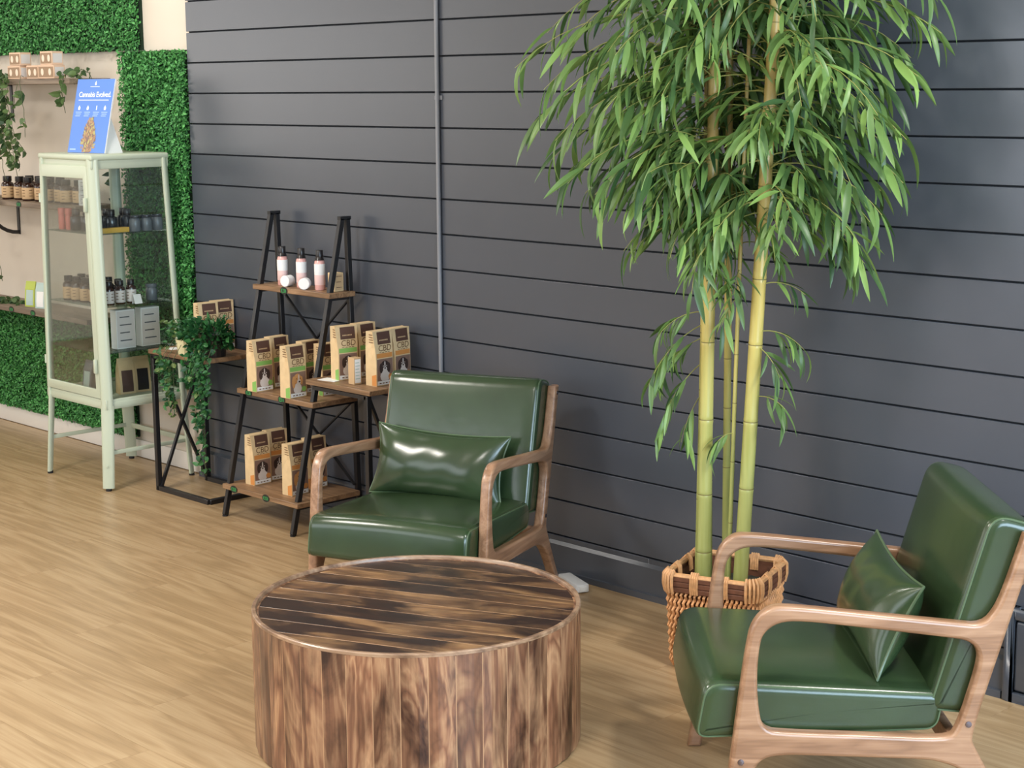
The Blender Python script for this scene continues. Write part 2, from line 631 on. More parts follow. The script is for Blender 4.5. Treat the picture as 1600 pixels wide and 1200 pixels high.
bb.add([(EDGE, WALL - 0.013, 0.115), (-2.335, WALL - 0.013, 0.115), (-2.335, WALL, 0.126), (EDGE, WALL, 0.126), (EDGE, WALL, 0.115), (-2.335, WALL, 0.115)], [(0, 1, 2, 3), (0, 3, 4), (1, 5, 2)])
structure(bb.build('baseboard_back', M['slate']))
b2 = MB().box((XL, CREAM - 0.013, 0), (EDGE - 0.002, CREAM, 0.086))
structure(b2.build('baseboard_left', M['white_trim'], bevel=0.003))
structure(MB().box((XL, YF, ZC), (XR, 4.45, ZC + 0.1)).build('ceiling', M['ceiling']))
structure(MB().box((XL - 0.1, YF, 0), (XL, 4.45, ZC)).build('wall_far', M['cream']))
# side wall on the right and front wall behind the camera, each with its window opening
wr = MB()
wr.box((XR, YF, 0), (XR + 0.1, 4.45, 0.3)).box((XR, YF, 2.6), (XR + 0.1, 4.45, ZC))
wr.box((XR, YF, 0.3), (XR + 0.1, -0.3, 2.6)).box((XR, 3.1, 0.3), (XR + 0.1, 4.45, 2.6))
structure(wr.build('wall_right', M['cream']))
wf = MB()
wf.box((XL, YF - 0.1, 0), (XR, YF, 0.3)).box((XL, YF - 0.1, 2.6), (XR, YF, ZC))
wf.box((XL, YF - 0.1, 0.3), (-7.8, YF, 2.6)).box((-1.4, YF - 0.1, 0.3), (XR, YF, 2.6))
structure(wf.build('wall_front', M['cream']))

# pipe clipped to the dark wall
t = thing('conduit_pipe', 'thin grey pipe running straight up the dark boarded wall', 'pipe', (-4.789, WALL - 0.0095, 0.127))
MB().tube([(0, 0, 0), (0, 0, 1.6), (0, 0, 3.06)], 0.0085, 12).build('pipe', M['conduit'], t, smooth=True)
for z in (0.3, 1.62, 2.6):
    MB().box((-0.02, 0.006, z - 0.008), (0.02, 0.0095, z + 0.008)).tube([(0, 0, z - 0.007), (0, 0, z + 0.007)], 0.0105, 12).build('pipe_clip', M['conduit'], t)

# painted access panel at the foot of the wall, right edge of the picture
t = thing('access_panel', 'dark painted framed panel low on the wall behind the right armchair', 'panel', (-2.33, WALL, 0))
f = MB().box((0, -0.03, 0), (0.03, 0, 0.28)).box((0.52, -0.03, 0), (0.55, 0, 0.28)).box((0.03, -0.03, 0.25), (0.52, 0, 0.28)).box((0.03, -0.03, 0), (0.52, 0, 0.03))
f.build('frame', M['slate'], t, bevel=0.006)
MB().box((0.034, -0.024, 0.034), (0.516, 0, 0.246)).build('cover', M['slate'], t, bevel=0.008, seg=3)


# ------------------------------------------------------------------ boxwood hedge panels
def hedge(label, x0, x1, z0, z1, n):
    t = thing('hedge_panel', label, 'hedge panel', ((x0 + x1) / 2, CREAM, (z0 + z1) / 2))
    hx, hz = (x1 - x0) / 2, (z1 - z0) / 2
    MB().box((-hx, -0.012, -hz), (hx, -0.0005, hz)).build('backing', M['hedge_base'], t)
    rnd = random.Random(int(x0 * 100) + n)
    vs, fs = [], []
    for i in range(n):
        c = Vector((rnd.uniform(-hx, hx), -rnd.uniform(0.012, 0.05), rnd.uniform(-hz, hz)))
        q = Euler((rnd.uniform(-1.3, 1.3), rnd.uniform(-0.6, 0.6), rnd.uniform(0, 2 * PI))).to_matrix()
        q = Euler((R(70) + rnd.uniform(-0.9, 0.9), 0, rnd.uniform(-0.9, 0.9))).to_matrix() @ Euler((0, 0, rnd.uniform(0, 6.3))).to_matrix()
        L = rnd.uniform(0.007, 0.012)
        o = len(vs)
        for p in ((-L, 0, 0), (0, -L * 0.55, 0.002), (L, 0, 0), (0, L * 0.55, 0.002)):
            vs.append(tuple(c + q @ Vector(p)))
        fs.append((o, o + 1, o + 2, o + 3))
    b = MB()
    b.add(vs, fs)
    lv = b.build('leaves', M['hedge'], t)
    lv['kind'] = 'stuff'
    return t


hedge('green artificial hedge panel high on the cream wall above the top shelf', -8.75, -6.865, 1.968, 2.75, 30000)
hedge('tall narrow green hedge strip beside the dark boards behind the glass cabinet', -7.035, EDGE - 0.012, 0.40, 1.962, 26000)
hedge('wide dark green hedge panel low on the cream wall under the lowest shelf', -8.95, -7.052, 0.098, 0.645, 34000)

# ------------------------------------------------------------------ wall shelves
def wall_shelf(label, x0, x1, z):
    t = thing('wall_shelf', label, 'shelf', (x1, CREAM, z), 0, 'wooden wall shelves on the cream wall')
    MB().box((x0 - x1, -0.225, -0.026), (0, -0.0005, 0)).build('board', M['grey_wood'], t, bevel=0.002, seg=1)
    for bx in (() if z < 1 else (-1.6, -0.98)):
        b = MB()
        b.box((bx - 0.012, -0.006, -0.20), (bx + 0.012, -0.001, -0.0265))
        b.box((bx - 0.012, -0.18, -0.032), (bx + 0.012, -0.001, -0.0265))
        pts = [(bx, -0.006 - 0.165 * math.sin(a), -0.19 + 0.165 * (1 - math.cos(a))) for a in [i * PI / 2 / 8 for i in range(9)]]
        b.tube(pts, 0.010, 6)
        b.build('bracket', M['black'], t)
    return t


wall_shelf('topmost wooden wall shelf, holding peach cartons and trailing vines', -8.9, -7.17, 1.842)
wall_shelf('middle wooden wall shelf, holding a row of amber bottles', -8.9, -7.17, 1.238)
wall_shelf('lowest wooden wall shelf, just above the dark hedge panel', -8.9, -7.12, 0.695)


# ------------------------------------------------------------------ round coffee table
def coffee_table():
    H, RO = 0.386, 0.4535
    t = thing('coffee_table', 'round drum coffee table of dark streaked acacia staves', 'table', (-3.357, 2.918, 0), R(24))
    n = 40
    g = 0.0010 / RO
    rot0 = 0.02
    for i in range(n):
        a0, a1 = rot0 + 2 * PI * i / n + g, rot0 + 2 * PI * (i + 1) / n - g
        b = MB()
        k = 3
        vs = []
        for z in (0.004, H - 0.008):
            for r in (RO - 0.0015 - 0.018, RO):
                for j in range(k + 1):
                    a = a0 + (a1 - a0) * j / k
                    e = 0.0016 if (r == RO and j in (0, k)) else 0
                    vs.append(((r - e) * math.cos(a), (r - e) * math.sin(a), z))
        w_ = k + 1
        fs = []
        for j in range(k):
            I0, I1, O0, O1 = j, j + 1, w_ + j, w_ + j + 1
            T = 2 * w_
            fs += [(I0, I1, O1, O0), (T + I0, T + O0, T + O1, T + I1), (O0, O1, T + O1, T + O0), (I1, I0, T + I0, T + I1)]
        fs += [(0, w_, 3 * w_, 2 * w_), (k, 2 * w_ + k, 3 * w_ + k, w_ + k)]
        b.add(vs, fs)
        b.build('stave', M['acacia_side'], t)
    # raised rim
    rim = MB()
    prof = [(RO - 0.0135, H - 0.012), (RO - 0.0135, H - 0.0005), (RO - 0.0115, H + 0.0020), (RO - 0.003, H + 0.0020), (RO - 0.0005, H - 0.0005), (RO - 0.0005, H - 0.0078), (RO - 0.010, H - 0.0078), (RO - 0.0133, H - 0.012)]
    N = 96
    vs, fs = [], []
    for i in range(N):
        a = 2 * PI * i / N
        vs += [(r * math.cos(a), r * math.sin(a), z) for r, z in prof]
    q = len(prof)
    for i in range(N):
        j = (i + 1) % N
        for k in range(q):
            fs.append((i * q + k, j * q + k, j * q + (k + 1) % q, i * q + (k + 1) % q))
    rim.add(vs, fs)
    # inner lip joints and top boards
    rim.build('rim', M['acacia_rim'], t, smooth=True)
    RI = RO - 0.0145
    nb = 10
    for i in range(nb):
        y0 = -RI + 2 * RI * i / nb + 0.0011
        y1 = -RI + 2 * RI * (i + 1) / nb - 0.0011
        ys = [y0 + (y1 - y0) * j / 6 for j in range(7)]
        xs = [math.sqrt(max(RI * RI - y * y, 0)) for y in ys]
        lo = [(-x, y) for x, y in zip(xs, ys)]
        hi = [(x, y) for x, y in zip(xs, ys)][::-1]
        ring = hi[::-1] + lo[::-1]
        if xs[0] < 1e-6 or xs[-1] < 1e-6:
            ring = [p for i_, p in enumerate(ring) if all((p[0] - q_[0]) ** 2 + (p[1] - q_[1]) ** 2 > 1e-9 for q_ in ring[:i_])]
        b = MB()
        m_ = len(ring)
        zt = H - 0.009
        b.add([(x, y, zt - 0.018) for x, y in ring] + [(x, y, zt - 0.0012) for x, y in ring] + [(x * 0.9985, y + (0.0012 if y < (y0 + y1) / 2 else -0.0012), zt) for x, y in ring],
              [tuple(range(m_ - 1, -1, -1)), tuple(range(2 * m_, 3 * m_))] + [(j, (j + 1) % m_, m_ + (j + 1) % m_, m_ + j) for j in range(m_)] + [(m_ + j, m_ + (j + 1) % m_, 2 * m_ + (j + 1) % m_, 2 * m_ + j) for j in range(m_)])
        b.build('top_board', M['acacia_top'], t)
    MB().lathe([(RO - 0.0215, 0.0), (RO - 0.0018, 0.006), (RO - 0.0018, H - 0.0098), (RO - 0.0150, H - 0.0098)], 96).build('core', M['joint'], t)
    return t


coffee_table()


# ------------------------------------------------------------------ armchairs
def loft_cushion(prof, w, edge=0.028, crown=None, steps=14):
    """cushion lofted across its width; ends rounded off; crown lifts points towards the middle"""
    c = sum((Vector(p) for p in prof), Vector((0, 0))) / len(prof)
    n = len(prof)

    def inset(d):
        out = []
        for i, p in enumerate(prof):
            a, b = Vector(prof[i - 1]), Vector(prof[(i + 1) % n])
            tan = (b - a).normalized()
            nrm = Vector((-tan.y, tan.x))
            p = Vector(p)
            if nrm.dot(c - p) < 0:
                nrm = -nrm
            out.append(p + nrm * d)
        return out
    sect = []
    for k in range(6):
        b_ = k * PI / 2 / 5
        sect.append((-w / 2 + edge * (1 - math.cos(b_)), edge * (1 - math.sin(b_))))
    sect.insert(0, (-w / 2, edge + 0.006))
    mids = [(-w / 2 + edge + (w - 2 * edge) * k / steps, 0) for k in range(1, steps)]
    sect = sect + mids + [(-y, d) for y, d in reversed(sect)]
    # first section sits on the end plane
    vs, fs = [], []
    capc = []
    for y, d in sect:
        u = 1 - (2 * y / w) ** 2
        for p in inset(d):
            q = Vector((p.x, y, p.y))
            if crown:
                q += crown(p.x, p.y, max(u, 0))
            vs.append(q)
    ns = len(sect)
    for i in range(ns - 1):
        for k in range(n):
            fs.append((i * n + k, i * n + (k + 1) % n, (i + 1) * n + (k + 1) % n, (i + 1) * n + k))
    for base, flip in ((0, True), ((ns - 1) * n, False)):
        cc = sum((Vector(vs[base + k]) for k in range(n)), Vector()) / n
        vs.append(cc)
        q = len(vs) - 1
        for k in range(n):
            tri = (base + k, base + (k + 1) % n, q)
            fs.append(tri[::-1] if flip else tri)
    return MB().add(vs, fs), inset


def round_poly(pts, r, seg=5):
    """round every corner of a convex outline with radius r (or a list of radii)"""
    out = []
    n = len(pts)
    for i in range(n):
        p, a, b = Vector(pts[i]), Vector(pts[i - 1]), Vector(pts[(i + 1) % n])
        rr = r[i] if isinstance(r, (list, tuple)) else r
        u, v = (a - p).normalized(), (b - p).normalized()
        d = min(rr, (a - p).length * 0.45, (b - p).length * 0.45)
        p0, p1 = p + u * d, p + v * d
        for k in range(seg + 1):
            s = k / seg
            out.append(p0 * (1 - s) ** 2 + p * (2 * s * (1 - s)) + p1 * s ** 2)
    return out


def resample(pts, step):
    out = []
    n = len(pts)
    for i in range(n):
        a, b = Vector(pts[i]), Vector(pts[(i + 1) % n])
        k = max(1, int((b - a).length / step))
        for j in range(k):
            out.append(a.lerp(b, j / k))
    return out


FRAME_OUT = [(-0.348, 0.0), (-0.322, 0.17), (-0.296, 0.405), (-0.284, 0.50), (-0.272, 0.56), (-0.235, 0.598), (-0.19, 0.601),
             (0.0, 0.580), (0.20, 0.558), (0.262, 0.552), (0.292, 0.590), (0.315, 0.655), (0.348, 0.768),
             (0.382, 0.768), (0.352, 0.66), (0.302, 0.485), (0.246, 0.285), (0.252, 0.255), (0.402, 0.0), (0.366, 0.0), (0.30, 0.11), (0.235, 0.195), (0.165, 0.222), (0.10, 0.226),
             (-0.10, 0.234), (-0.20, 0.238), (-0.250, 0.225), (-0.272, 0.17), (-0.312, 0.0)]
FRAME_IN = [(-0.242, 0.300), (-0.254, 0.36), (-0.258, 0.43), (-0.254, 0.50), (-0.245, 0.535), (-0.212, 0.560), (-0.16, 0.564),
            (0.0, 0.545), (0.18, 0.522), (0.232, 0.514), (0.256, 0.485), (0.252, 0.44), (0.212, 0.296), (0.19, 0.276), (0.0, 0.286), (-0.18, 0.293)]
CW = 0.672


def make_armchair(label, loc, rz):
    t = thing('armchair', label, 'armchair', loc, rz, 'green leather armchairs')
    outer = chaikin(FRAME_OUT, {0, 12, 13, 18, 19, 28}, 2)
    inner = chaikin(FRAME_IN, (), 2)
    me = curve_mesh([outer, inner], 0.018, 0.009)
    # curve plane xy -> local x,z ; thickness -> y
    me.transform(Matrix(((1, 0, 0, 0), (0, 0, -1, 0), (0, 1, 0, 0), (0, 0, 0, 1))))
    me.materials.clear()
    me.materials.append(M['ash'])
    for s in (-1, 1):
        fr = link('side_frame', me if s < 0 else me.copy(), t, smooth=True, loc=(0, s * (CW / 2 - 0.018), 0))
        for bx, bz in ((-0.293, 0.222), (0.236, 0.312), (0.358, 0.742)):
            b = MB()
            b.lathe([(0.0075, 0), (0.0075, 0.0025), (0.005, 0.003)], 12, M=Matrix.Translation((bx, s * 0.0172, bz)) @ Matrix.Rotation(-s * PI / 2, 4, 'X'))
            b.build('bolt', M['bolt'], fr, smooth=True)
    w_ = CW - 0.074
    MB().box((-0.285, -w_ / 2, 0.235), (-0.262, w_ / 2, 0.285)).build('front_rail', M['ash'], t, bevel=0.004)
    MB().box((0.20, -w_ / 2, 0.225), (0.225, w_ / 2, 0.275)).build('rear_rail', M['ash'], t, bevel=0.004)
    MB().bar((0.353, -w_ / 2, 0.66), (0.353, w_ / 2, 0.66), 0.05, 0.018).build('back_rail', M['ash'], t, bevel=0.004)
    # seat cushion
    prof = resample(round_poly([(-0.398, 0.262), (-0.374, 0.404), (0.192, 0.372), (0.178, 0.280)], [0.034, 0.046, 0.034, 0.034], 7), 0.05)

    def seat_crown(x, z, u):
        return Vector((-0.012 * u if x < -0.36 else 0, 0, 0.016 * u ** 0.7 if z > 0.35 else 0))
    b, ins = loft_cushion(prof, w_ - 0.004, 0.02, seat_crown)
    sc = b.build('seat_cushion', M['leather'], t, smooth=True)
    for s in (-1, 1):
        y = s * ((w_ - 0.004) / 2 - 0.006)
        MB().tube([(p.x, y, p.y) for p in ins(0.0055)], 0.0028, 6, closed=True).build('piping', M['piping'], sc, smooth=True)
    # back cushion
    lean = R(15.5)
    d = Vector((math.sin(lean), math.cos(lean)))
    nb = Vector((math.cos(lean), -math.sin(lean)))
    p0 = Vector((0.148, 0.33))
    p1 = p0 + d * 0.498
    prof = resample(round_poly([p0, p1, p1 + nb * 0.122, p0 + nb * 0.115 + d * 0.02], [0.034, 0.050, 0.045, 0.034], 7), 0.05)

    def back_crown(x, z, u):
        q = Vector((x, z)) - p0
        e = q.dot(nb)
        h = q.dot(d)
        if e < 0.05:
            k = 0.012 * u ** 0.6 * max(0, math.sin(PI * min(1, max(0, h / 0.5)))) ** 0.5
            return Vector((-k * nb.x, 0, -k * nb.y))
        return Vector((0, 0, 0))
    b, ins = loft_cushion(prof, w_ + 0.002, 0.022, back_crown)
    bc = b.build('back_cushion', M['leather'], t, smooth=True)
    for s in (-1, 1):
        y = s * ((w_ + 0.002) / 2 - 0.007)
        MB().tube([(p.x, y, p.y) for p in ins(0.0055)], 0.0028, 6, closed=True).build('piping', M['piping'], bc, smooth=True)
    return t


def make_pillow(label, loc, rot):
    """lumbar pillow with eared corners: local x across, y up, z thickness"""
    o = thing('lumbar_pillow', label, 'pillow', loc, 0, 'green leather lumbar pillows')
    o.rotation_euler = rot
    hx, hy, th = 0.255, 0.125, 0.062
    nx, ny = 36, 22

    def edge(u, v):
        x = hx * u * (1 - 0.09 * (1 - v * v))
        y = hy * v * (1 - 0.13 * (1 - u * u))
        return x, y
    vs, fs = [], []
    rnd = random.Random(3)
    for s in (1, -1):
        for j in range(ny + 1):
            for i in range(nx + 1):
                u, v = -1 + 2 * i / nx, -1 + 2 * j / ny
                u, v = math.sin(u * PI / 2), math.sin(v * PI / 2)
                x, y = edge(u, v)
                q = max(0, (1 - u ** 4) * (1 - v * v)) ** 0.55
                wr = 1 + 0.05 * math.sin(7 * u + 1.5 * v + 0.6) * max(0, v + 0.2) + 0.02 * math.sin(13 * u - 4 * v)
                vs.append((x, y, s * th * q * wr))
    row = nx + 1
    tot = row * (ny + 1)
    for j in range(ny):
        for i in range(nx):
            a = j * row + i
            fs.append((a, a + 1, a + row + 1, a + row))
            fs.append((tot + a + row, tot + a + row + 1, tot + a + 1, tot + a))
    me = MB().add(vs, fs)
    body = me.build('cover', M['leather'], o, smooth=False)
    bm = bmesh.new()
    bm.from_mesh(body.data)
    bmesh.ops.remove_doubles(bm, verts=bm.verts, dist=1e-5)
    for f in bm.faces:
        f.smooth = True
    bm.to_mesh(body.data)
    bm.free()
    path = []
    K = 24
    for i in range(K):
        path.append((*edge(-1 + 2 * i / K, -1), 0))
    for i in range(K):
        path.append((*edge(1, -1 + 2 * i / K), 0))
    for i in range(K):
        path.append((*edge(1 - 2 * i / K, 1), 0))
    for i in range(K):
        path.append((*edge(-1, 1 - 2 * i / K), 0))
    MB().tube(path, 0.0036, 6, closed=True).build('piping', M['piping'], o, smooth=True)
    return o


def on_chair(x, y, rz, s, lat, z):
    return (x + math.cos(rz) * s - math.sin(rz) * lat, y + math.sin(rz) * s + math.cos(rz) * lat, z)


# local +x is the backward direction of the chair
CH1 = (-4.182, 3.718, R(113.5))
CH2 = (-2.297, 3.405, R(45.5))
make_armchair('green leather armchair behind the round table, facing the camera', (CH1[0], CH1[1], 0), CH1[2]).scale = (0.972, 0.972, 0.972)
make_armchair('green leather armchair on the right, seen from its side beside the bamboo', (CH2[0], CH2[1], 0), CH2[2])


def chair_pillow(label, ch, s, lat, z, tilt, roll=0.0):
    # pillow normal towards the sitter: local z -> -backward, leaning
    x, y, rz = ch
    back = Vector((math.cos(rz), math.sin(rz), 0))
    lt = Vector((math.sin(rz), -math.cos(rz), 0))
    n = (-back * math.cos(tilt) + Vector((0, 0, 1)) * math.sin(tilt)).normalized()
    upv = n.cross(lt)
    if upv.z < 0:
        lt = -lt
        upv = n.cross(lt)
    mt = Matrix((lt, upv, n)).transposed() @ Matrix.Rotation(roll, 3, 'Z')
    return make_pillow(label, on_chair(x, y, rz, s, lat, z), mt.to_euler())


chair_pillow('shiny green lumbar pillow on the armchair behind the round table', CH1, 0.118, 0.03, 0.482, R(17), R(-2))
chair_pillow('dark green lumbar pillow leaning in the right armchair seen from its side', CH2, 0.090, 0.0, 0.506, R(24), R(0))

# ------------------------------------------------------------------ basket
def basket(loc, rz):
    t = thing('basket', 'square woven rattan basket holding the bamboo stems', 'basket', loc, rz)
    Ht, ht, hb = 0.305, 0.148, 0.134

    def path(z, off=0.0, n=24):
        h = hb + (ht - hb) * z / Ht + off
        r = 0.035
        pts = []
        for cx, cy, a0 in ((1, 1, 0), (-1, 1, 90), (-1, -1, 180), (1, -1, 270)):
            for k in range(5):
                a = R(a0 + 90 * k / 4)
                pts.append(Vector((cx * (h - r) + r * math.cos(a), cy * (h - r) + r * math.sin(a), z)))
        return pts

    def even(z, off, n):
        P = path(z, off)
        seg = [(P[(i + 1) % len(P)] - P[i]).length for i in range(len(P))]
        tot = sum(seg)
        out = []
        for k in range(n):
            d = tot * k / n
            i = 0
            while d > seg[i]:
                d -= seg[i]
                i += 1
            out.append(P[i].lerp(P[(i + 1) % len(P)], d / seg[i]))
        return out
    # inner liner
    b = MB()
    A, B = even(0.004, -0.012, 48), even(Ht - 0.02, -0.012, 48)
    b.add(A + B, [(i, (i + 1) % 48, 48 + (i + 1) % 48, 48 + i) for i in range(48)] + [tuple(reversed(range(48)))])
    b.build('liner', M['rattan_dark'], t)
    # woven strands: slanting over-under strokes round the body
    wv = MB()
    n = 76
    rows = 9
    for j in range(rows):
        z0 = 0.006 + (0.246) * j / rows
        z1 = z0 + 0.246 / rows * 1.35
        P0, P1 = even(z0, 0, n * 2), even(min(z1, 0.256), 0, n * 2)
        nrm = [Vector((p.x, p.y, 0)).normalized() for p in P0]
        for i in range(n):
            k = (2 * i + (j % 2)) % (2 * n)
            k2 = (k + 1) % (2 * n)
            a, c = P0[k], P1[k2]
            mid = (a + c) / 2 + nrm[k] * 0.007
            wv.tube([a - nrm[k] * 0.002, mid, c - nrm[k2] * 0.002], 0.0046, 5)
    o = wv.build('weave', M['rattan'], t, smooth=True)
    o['kind'] = 'stuff'
    # dark split-cane band under the rim, one piece per side
    for s in range(4):
        q = Matrix.Rotation(s * PI / 2, 4, 'Z')
        b = MB()
        b.box((ht - 0.006, -ht + 0.03, Ht - 0.056), (ht + 0.006, ht - 0.03, Ht - 0.004), q)
        for k in range(3):
            b.box((ht + 0.006, -ht + 0.03, Ht - 0.054 + 0.017 * k), (ht + 0.009, ht - 0.03, Ht - 0.039 + 0.017 * k), q)
        b.build('rim_band', M['rattan_dark'], t, bevel=0.0015, seg=1)
    MB().tube(even(Ht - 0.004, 0.0, 64), 0.0095, 8, closed=True).build('rim', M['rattan_light'], t, smooth=True)
    # pale wraps over the rim
    for s in range(4):
        q = Matrix.Rotation(s * PI / 2, 4, 'Z')
        for yy, wd in ((-0.048, 4), (0.048, 4)):
            b = MB()
            for k in range(wd):
                y = yy + (k - (wd - 1) / 2) * 0.0068
                b.tube([q @ Vector(p) for p in ((ht - 0.015, y, Ht - 0.04), (ht - 0.013, y, Ht - 0.004), (ht - 0.002, y, Ht + 0.010), (ht + 0.011, y, Ht - 0.004), (ht + 0.012, y, Ht - 0.035), (ht + 0.008, y * 1.0, Ht - 0.056))], 0.0037, 5)
            b.build('rim_wrap', M['rattan_light'], t, smooth=True)
        b = MB()
        for k in range(6):
            a = R(45) + R(-42 + 84 * k / 5) * 0.9
            cx = cy = ht - 0.035
            def cp(r, z):
                return q @ Vector((cx + r * math.cos(a), cy + r * math.sin(a), z))
            b.tube([cp(0.02, Ht - 0.04), cp(0.022, Ht - 0.004), cp(0.035, Ht + 0.011), cp(0.047, Ht - 0.004), cp(0.048, Ht - 0.035), cp(0.042, Ht - 0.06)], 0.005, 5)
        b.build('corner_wrap', M['rattan_light'], t, smooth=True)
    rnd = random.Random(5)
    b = MB()
    g = 14
    hs = ht - 0.016
    vs = [((-1 + 2 * i / g) * hs, (-1 + 2 * j / g) * hs, 0.245 + rnd.uniform(-0.006, 0.012)) for j in range(g + 1) for i in range(g + 1)]
    b.add(vs, [(j * (g + 1) + i, j * (g + 1) + i + 1, (j + 1) * (g + 1) + i + 1, (j + 1) * (g + 1) + i) for j in range(g) for i in range(g)])
    b.build('moss', M['soil'], t, smooth=True)
    return t


basket((-3.125, 3.995, 0), R(19))

# ------------------------------------------------------------------ bamboo
def bamboo():
    rnd = random.Random(21)
    t = thing('bamboo_plant', 'tall artificial bamboo with yellow-green canes and drooping leaves', 'bamboo', (-3.125, 3.985, 0))
    T = Vector((-3.125, 3.985, 0))
    # canes: base xy, top xy, top z, radius base, radius top
    canes = [((-3.160, 3.925), (-3.150, 3.955), 2.75, 0.0245, 0.0125),
             ((-3.050, 3.950), (-2.935, 3.975), 2.65, 0.0235, 0.0165),
             ((-3.088, 3.955), (-3.045, 3.985), 2.45, 0.0070, 0.0055),
             ((-3.222, 3.965), (-3.225, 3.99), 2.35, 0.0060, 0.0055),
             ((-3.215, 4.03), (-3.225, 4.01), 2.45, 0.0105, 0.0095),
             ((-3.165, 4.045), (-3.175, 4.02), 2.55, 0.012, 0.011)]

    def cane_pt(ci, z):
        (x0, y0), (x1, y1), zt, r0, r1 = canes[ci]
        f = z / zt
        bow = math.sin(PI * f) * 0.006 * (1 if ci % 2 else -1)
        return Vector((x0 + (x1 - x0) * f + bow, y0 + (y1 - y0) * f, z)) - T
    for ci, (b0, b1, zt, r0, r1) in enumerate(canes):
        z = 0.235
        pts, rs = [], []
        nodes = []
        gap = 0.20 if r0 > 0.02 else 0.16
        zz = 0.36 + 0.05 * ci
        while zz < zt:
            nodes.append(zz)
            zz += gap * rnd.uniform(0.85, 1.25)
            gap *= 1.04
        zs = [0.235]
        for q in nodes:
            zs += [q - 0.012, q - 0.004, q, q + 0.004, q + 0.012]
        zs.append(zt)
        for z in zs:
            r = r0 + (r1 - r0) * z / zt
            for q in nodes:
                if abs(z - q) < 1e-6:
                    r *= 0.97
                elif abs(abs(z - q) - 0.004) < 1e-5:
                    r *= 1.045
            pts.append(cane_pt(ci, z))
            rs.append(r)
        MB().tube(pts, rs, 14).build('cane', M['cane'], t, smooth=True)
        nb = MB()
        for q in nodes:
            r = (r0 + (r1 - r0) * q / zt)
            nb.tube([cane_pt(ci, q - 0.0012), cane_pt(ci, q + 0.0012)], r * 1.02, 14)
        o = nb.build('node_rings', M['cane_node'], t, smooth=True)
        o['kind'] = 'stuff'

    # leaf shapes
    def leaf_geo(bend, fold, wd):
        vs, fs = [], []
        n = 7
        for i in range(n + 1):
            s = i / n
            ww = wd * (math.sin(PI * min(1, s * 0.92 + 0.06)) ** 0.8) * (1 - 0.35 * s) if 0 < i < n else 0.002 if i == 0 else 0.0003
            an = bend * s
            # arc in xz
            x = math.sin(an) / bend if bend else s
            z = -(1 - math.cos(an)) / bend if bend else 0
            vs += [(x, -ww, z + fold * ww), (x, 0, z), (x, ww, z + fold * ww)]
        for i in range(n):
            a = i * 3
            fs += [(a, a + 1, a + 4, a + 3), (a + 1, a + 2, a + 5, a + 4)]
        return vs, fs
    kinds = [leaf_geo(b, f, w_) for b, f, w_ in ((0.5, 0.35, 0.085), (0.9, 0.3, 0.075), (0.25, 0.45, 0.09), (1.3, 0.3, 0.07))]
    leaf_me = []
    for vs, fs in kinds:
        me = bpy.data.meshes.new('leaf')
        me.from_pydata(vs, [], fs)
        me.polygons.foreach_set('use_smooth', [True] * len(fs))
        me.materials.append(M['bamboo_leaf'])
        leaf_me.append(me)

    leaves = []     # (matrix, kind)
    twigs = MB()

    def leaf_at(p, d, L):
        d = d.normalized()
        side = d.cross(Vector((0, 0, 1)))
        if side.length < 0.1:
            side = Vector((rnd.uniform(-1, 1), rnd.uniform(-1, 1), 0))
        side.normalize()
        nrm = side.cross(d)
        mt = Matrix((d, -side, nrm)).transposed()
        mt = mt @ Matrix.Rotation(rnd.uniform(-0.7, 0.7), 3, 'X')
        k = rnd.choice((0, 0, 1, 1, 2, 3))
        leaves.append((Matrix.Translation(p) @ mt.to_4x4() @ Matrix.Scale(L, 4), k))

    def branch(start, az, el, length, droop, nl, L=0.12, tw=0.0022, sub=True):
        d = Vector((math.cos(az) * math.cos(el), math.sin(az) * math.cos(el), math.sin(el)))
        p = start.copy()
        pts = [p.copy()]
        steps = 8
        for i in range(steps):
            d = (d + Vector((0, 0, -droop / steps))).normalized()
            p = p + d * (length / steps)
            # keep the foliage in front of the wall
            if (p + T).y > 4.27:
                p.y = 4.27 - T.y
                d.y = min(d.y, 0)
            pts.append(p.copy())
        twigs.tube(pts, [tw * (1 - 0.6 * i / steps) for i in range(steps + 1)], 5)
        for i in range(nl):
            f = 0.25 + 0.75 * (i + rnd.random() * 0.6) / nl
            f = min(f, 1.0)
            k = min(steps - 1, int(f * steps))
            q = pts[k].lerp(pts[k + 1], f * steps - k)
            dd = (pts[k + 1] - pts[k]).normalized()
            side = dd.cross(Vector((0, 0, 1))).normalized() if abs(dd.z) < 0.95 else Vector((1, 0, 0))
            sg = 1 if i % 2 else -1
            spread = rnd.uniform(0.25, 0.95) * (1 if f < 0.97 else 0.2)
            v = dd * rnd.uniform(0.6, 1.0) + side * sg * spread + Vector((0, 0, rnd.uniform(-0.75, 0.1)))
            LL = L * rnd.uniform(0.75, 1.2)
            tip = q + v.normalized() * LL
            if (tip + T).y > 4.29:
                v.y = -abs(v.y) * 0.2
            leaf_at(q, v, LL)

    # canopy: branches leave the upper canes all round, long ones reaching sideways along the wall
    for i in range(250):
        ci = rnd.choice((0, 0, 1, 1, 1, 2, 3, 4, 5))
        z = rnd.uniform(1.47, 2.44)
        st = cane_pt(ci, z)
        az = rnd.uniform(0, 2 * PI)
        side = abs(math.cos(az + 0.75))      # wide in the room's diagonal, as the plant is spread
        reach = 0.30 + 0.30 * side
        if math.sin(az) > 0.35:
            reach = min(reach, 0.30 + 0.25 * abs(math.cos(az)))
        reach *= min(1.0, 0.60 + 0.55 * (z - 1.47) / 0.42)
        if math.cos(az) > 0.2:
            reach *= 0.84
        reach *= rnd.uniform(0.55, 1.05)
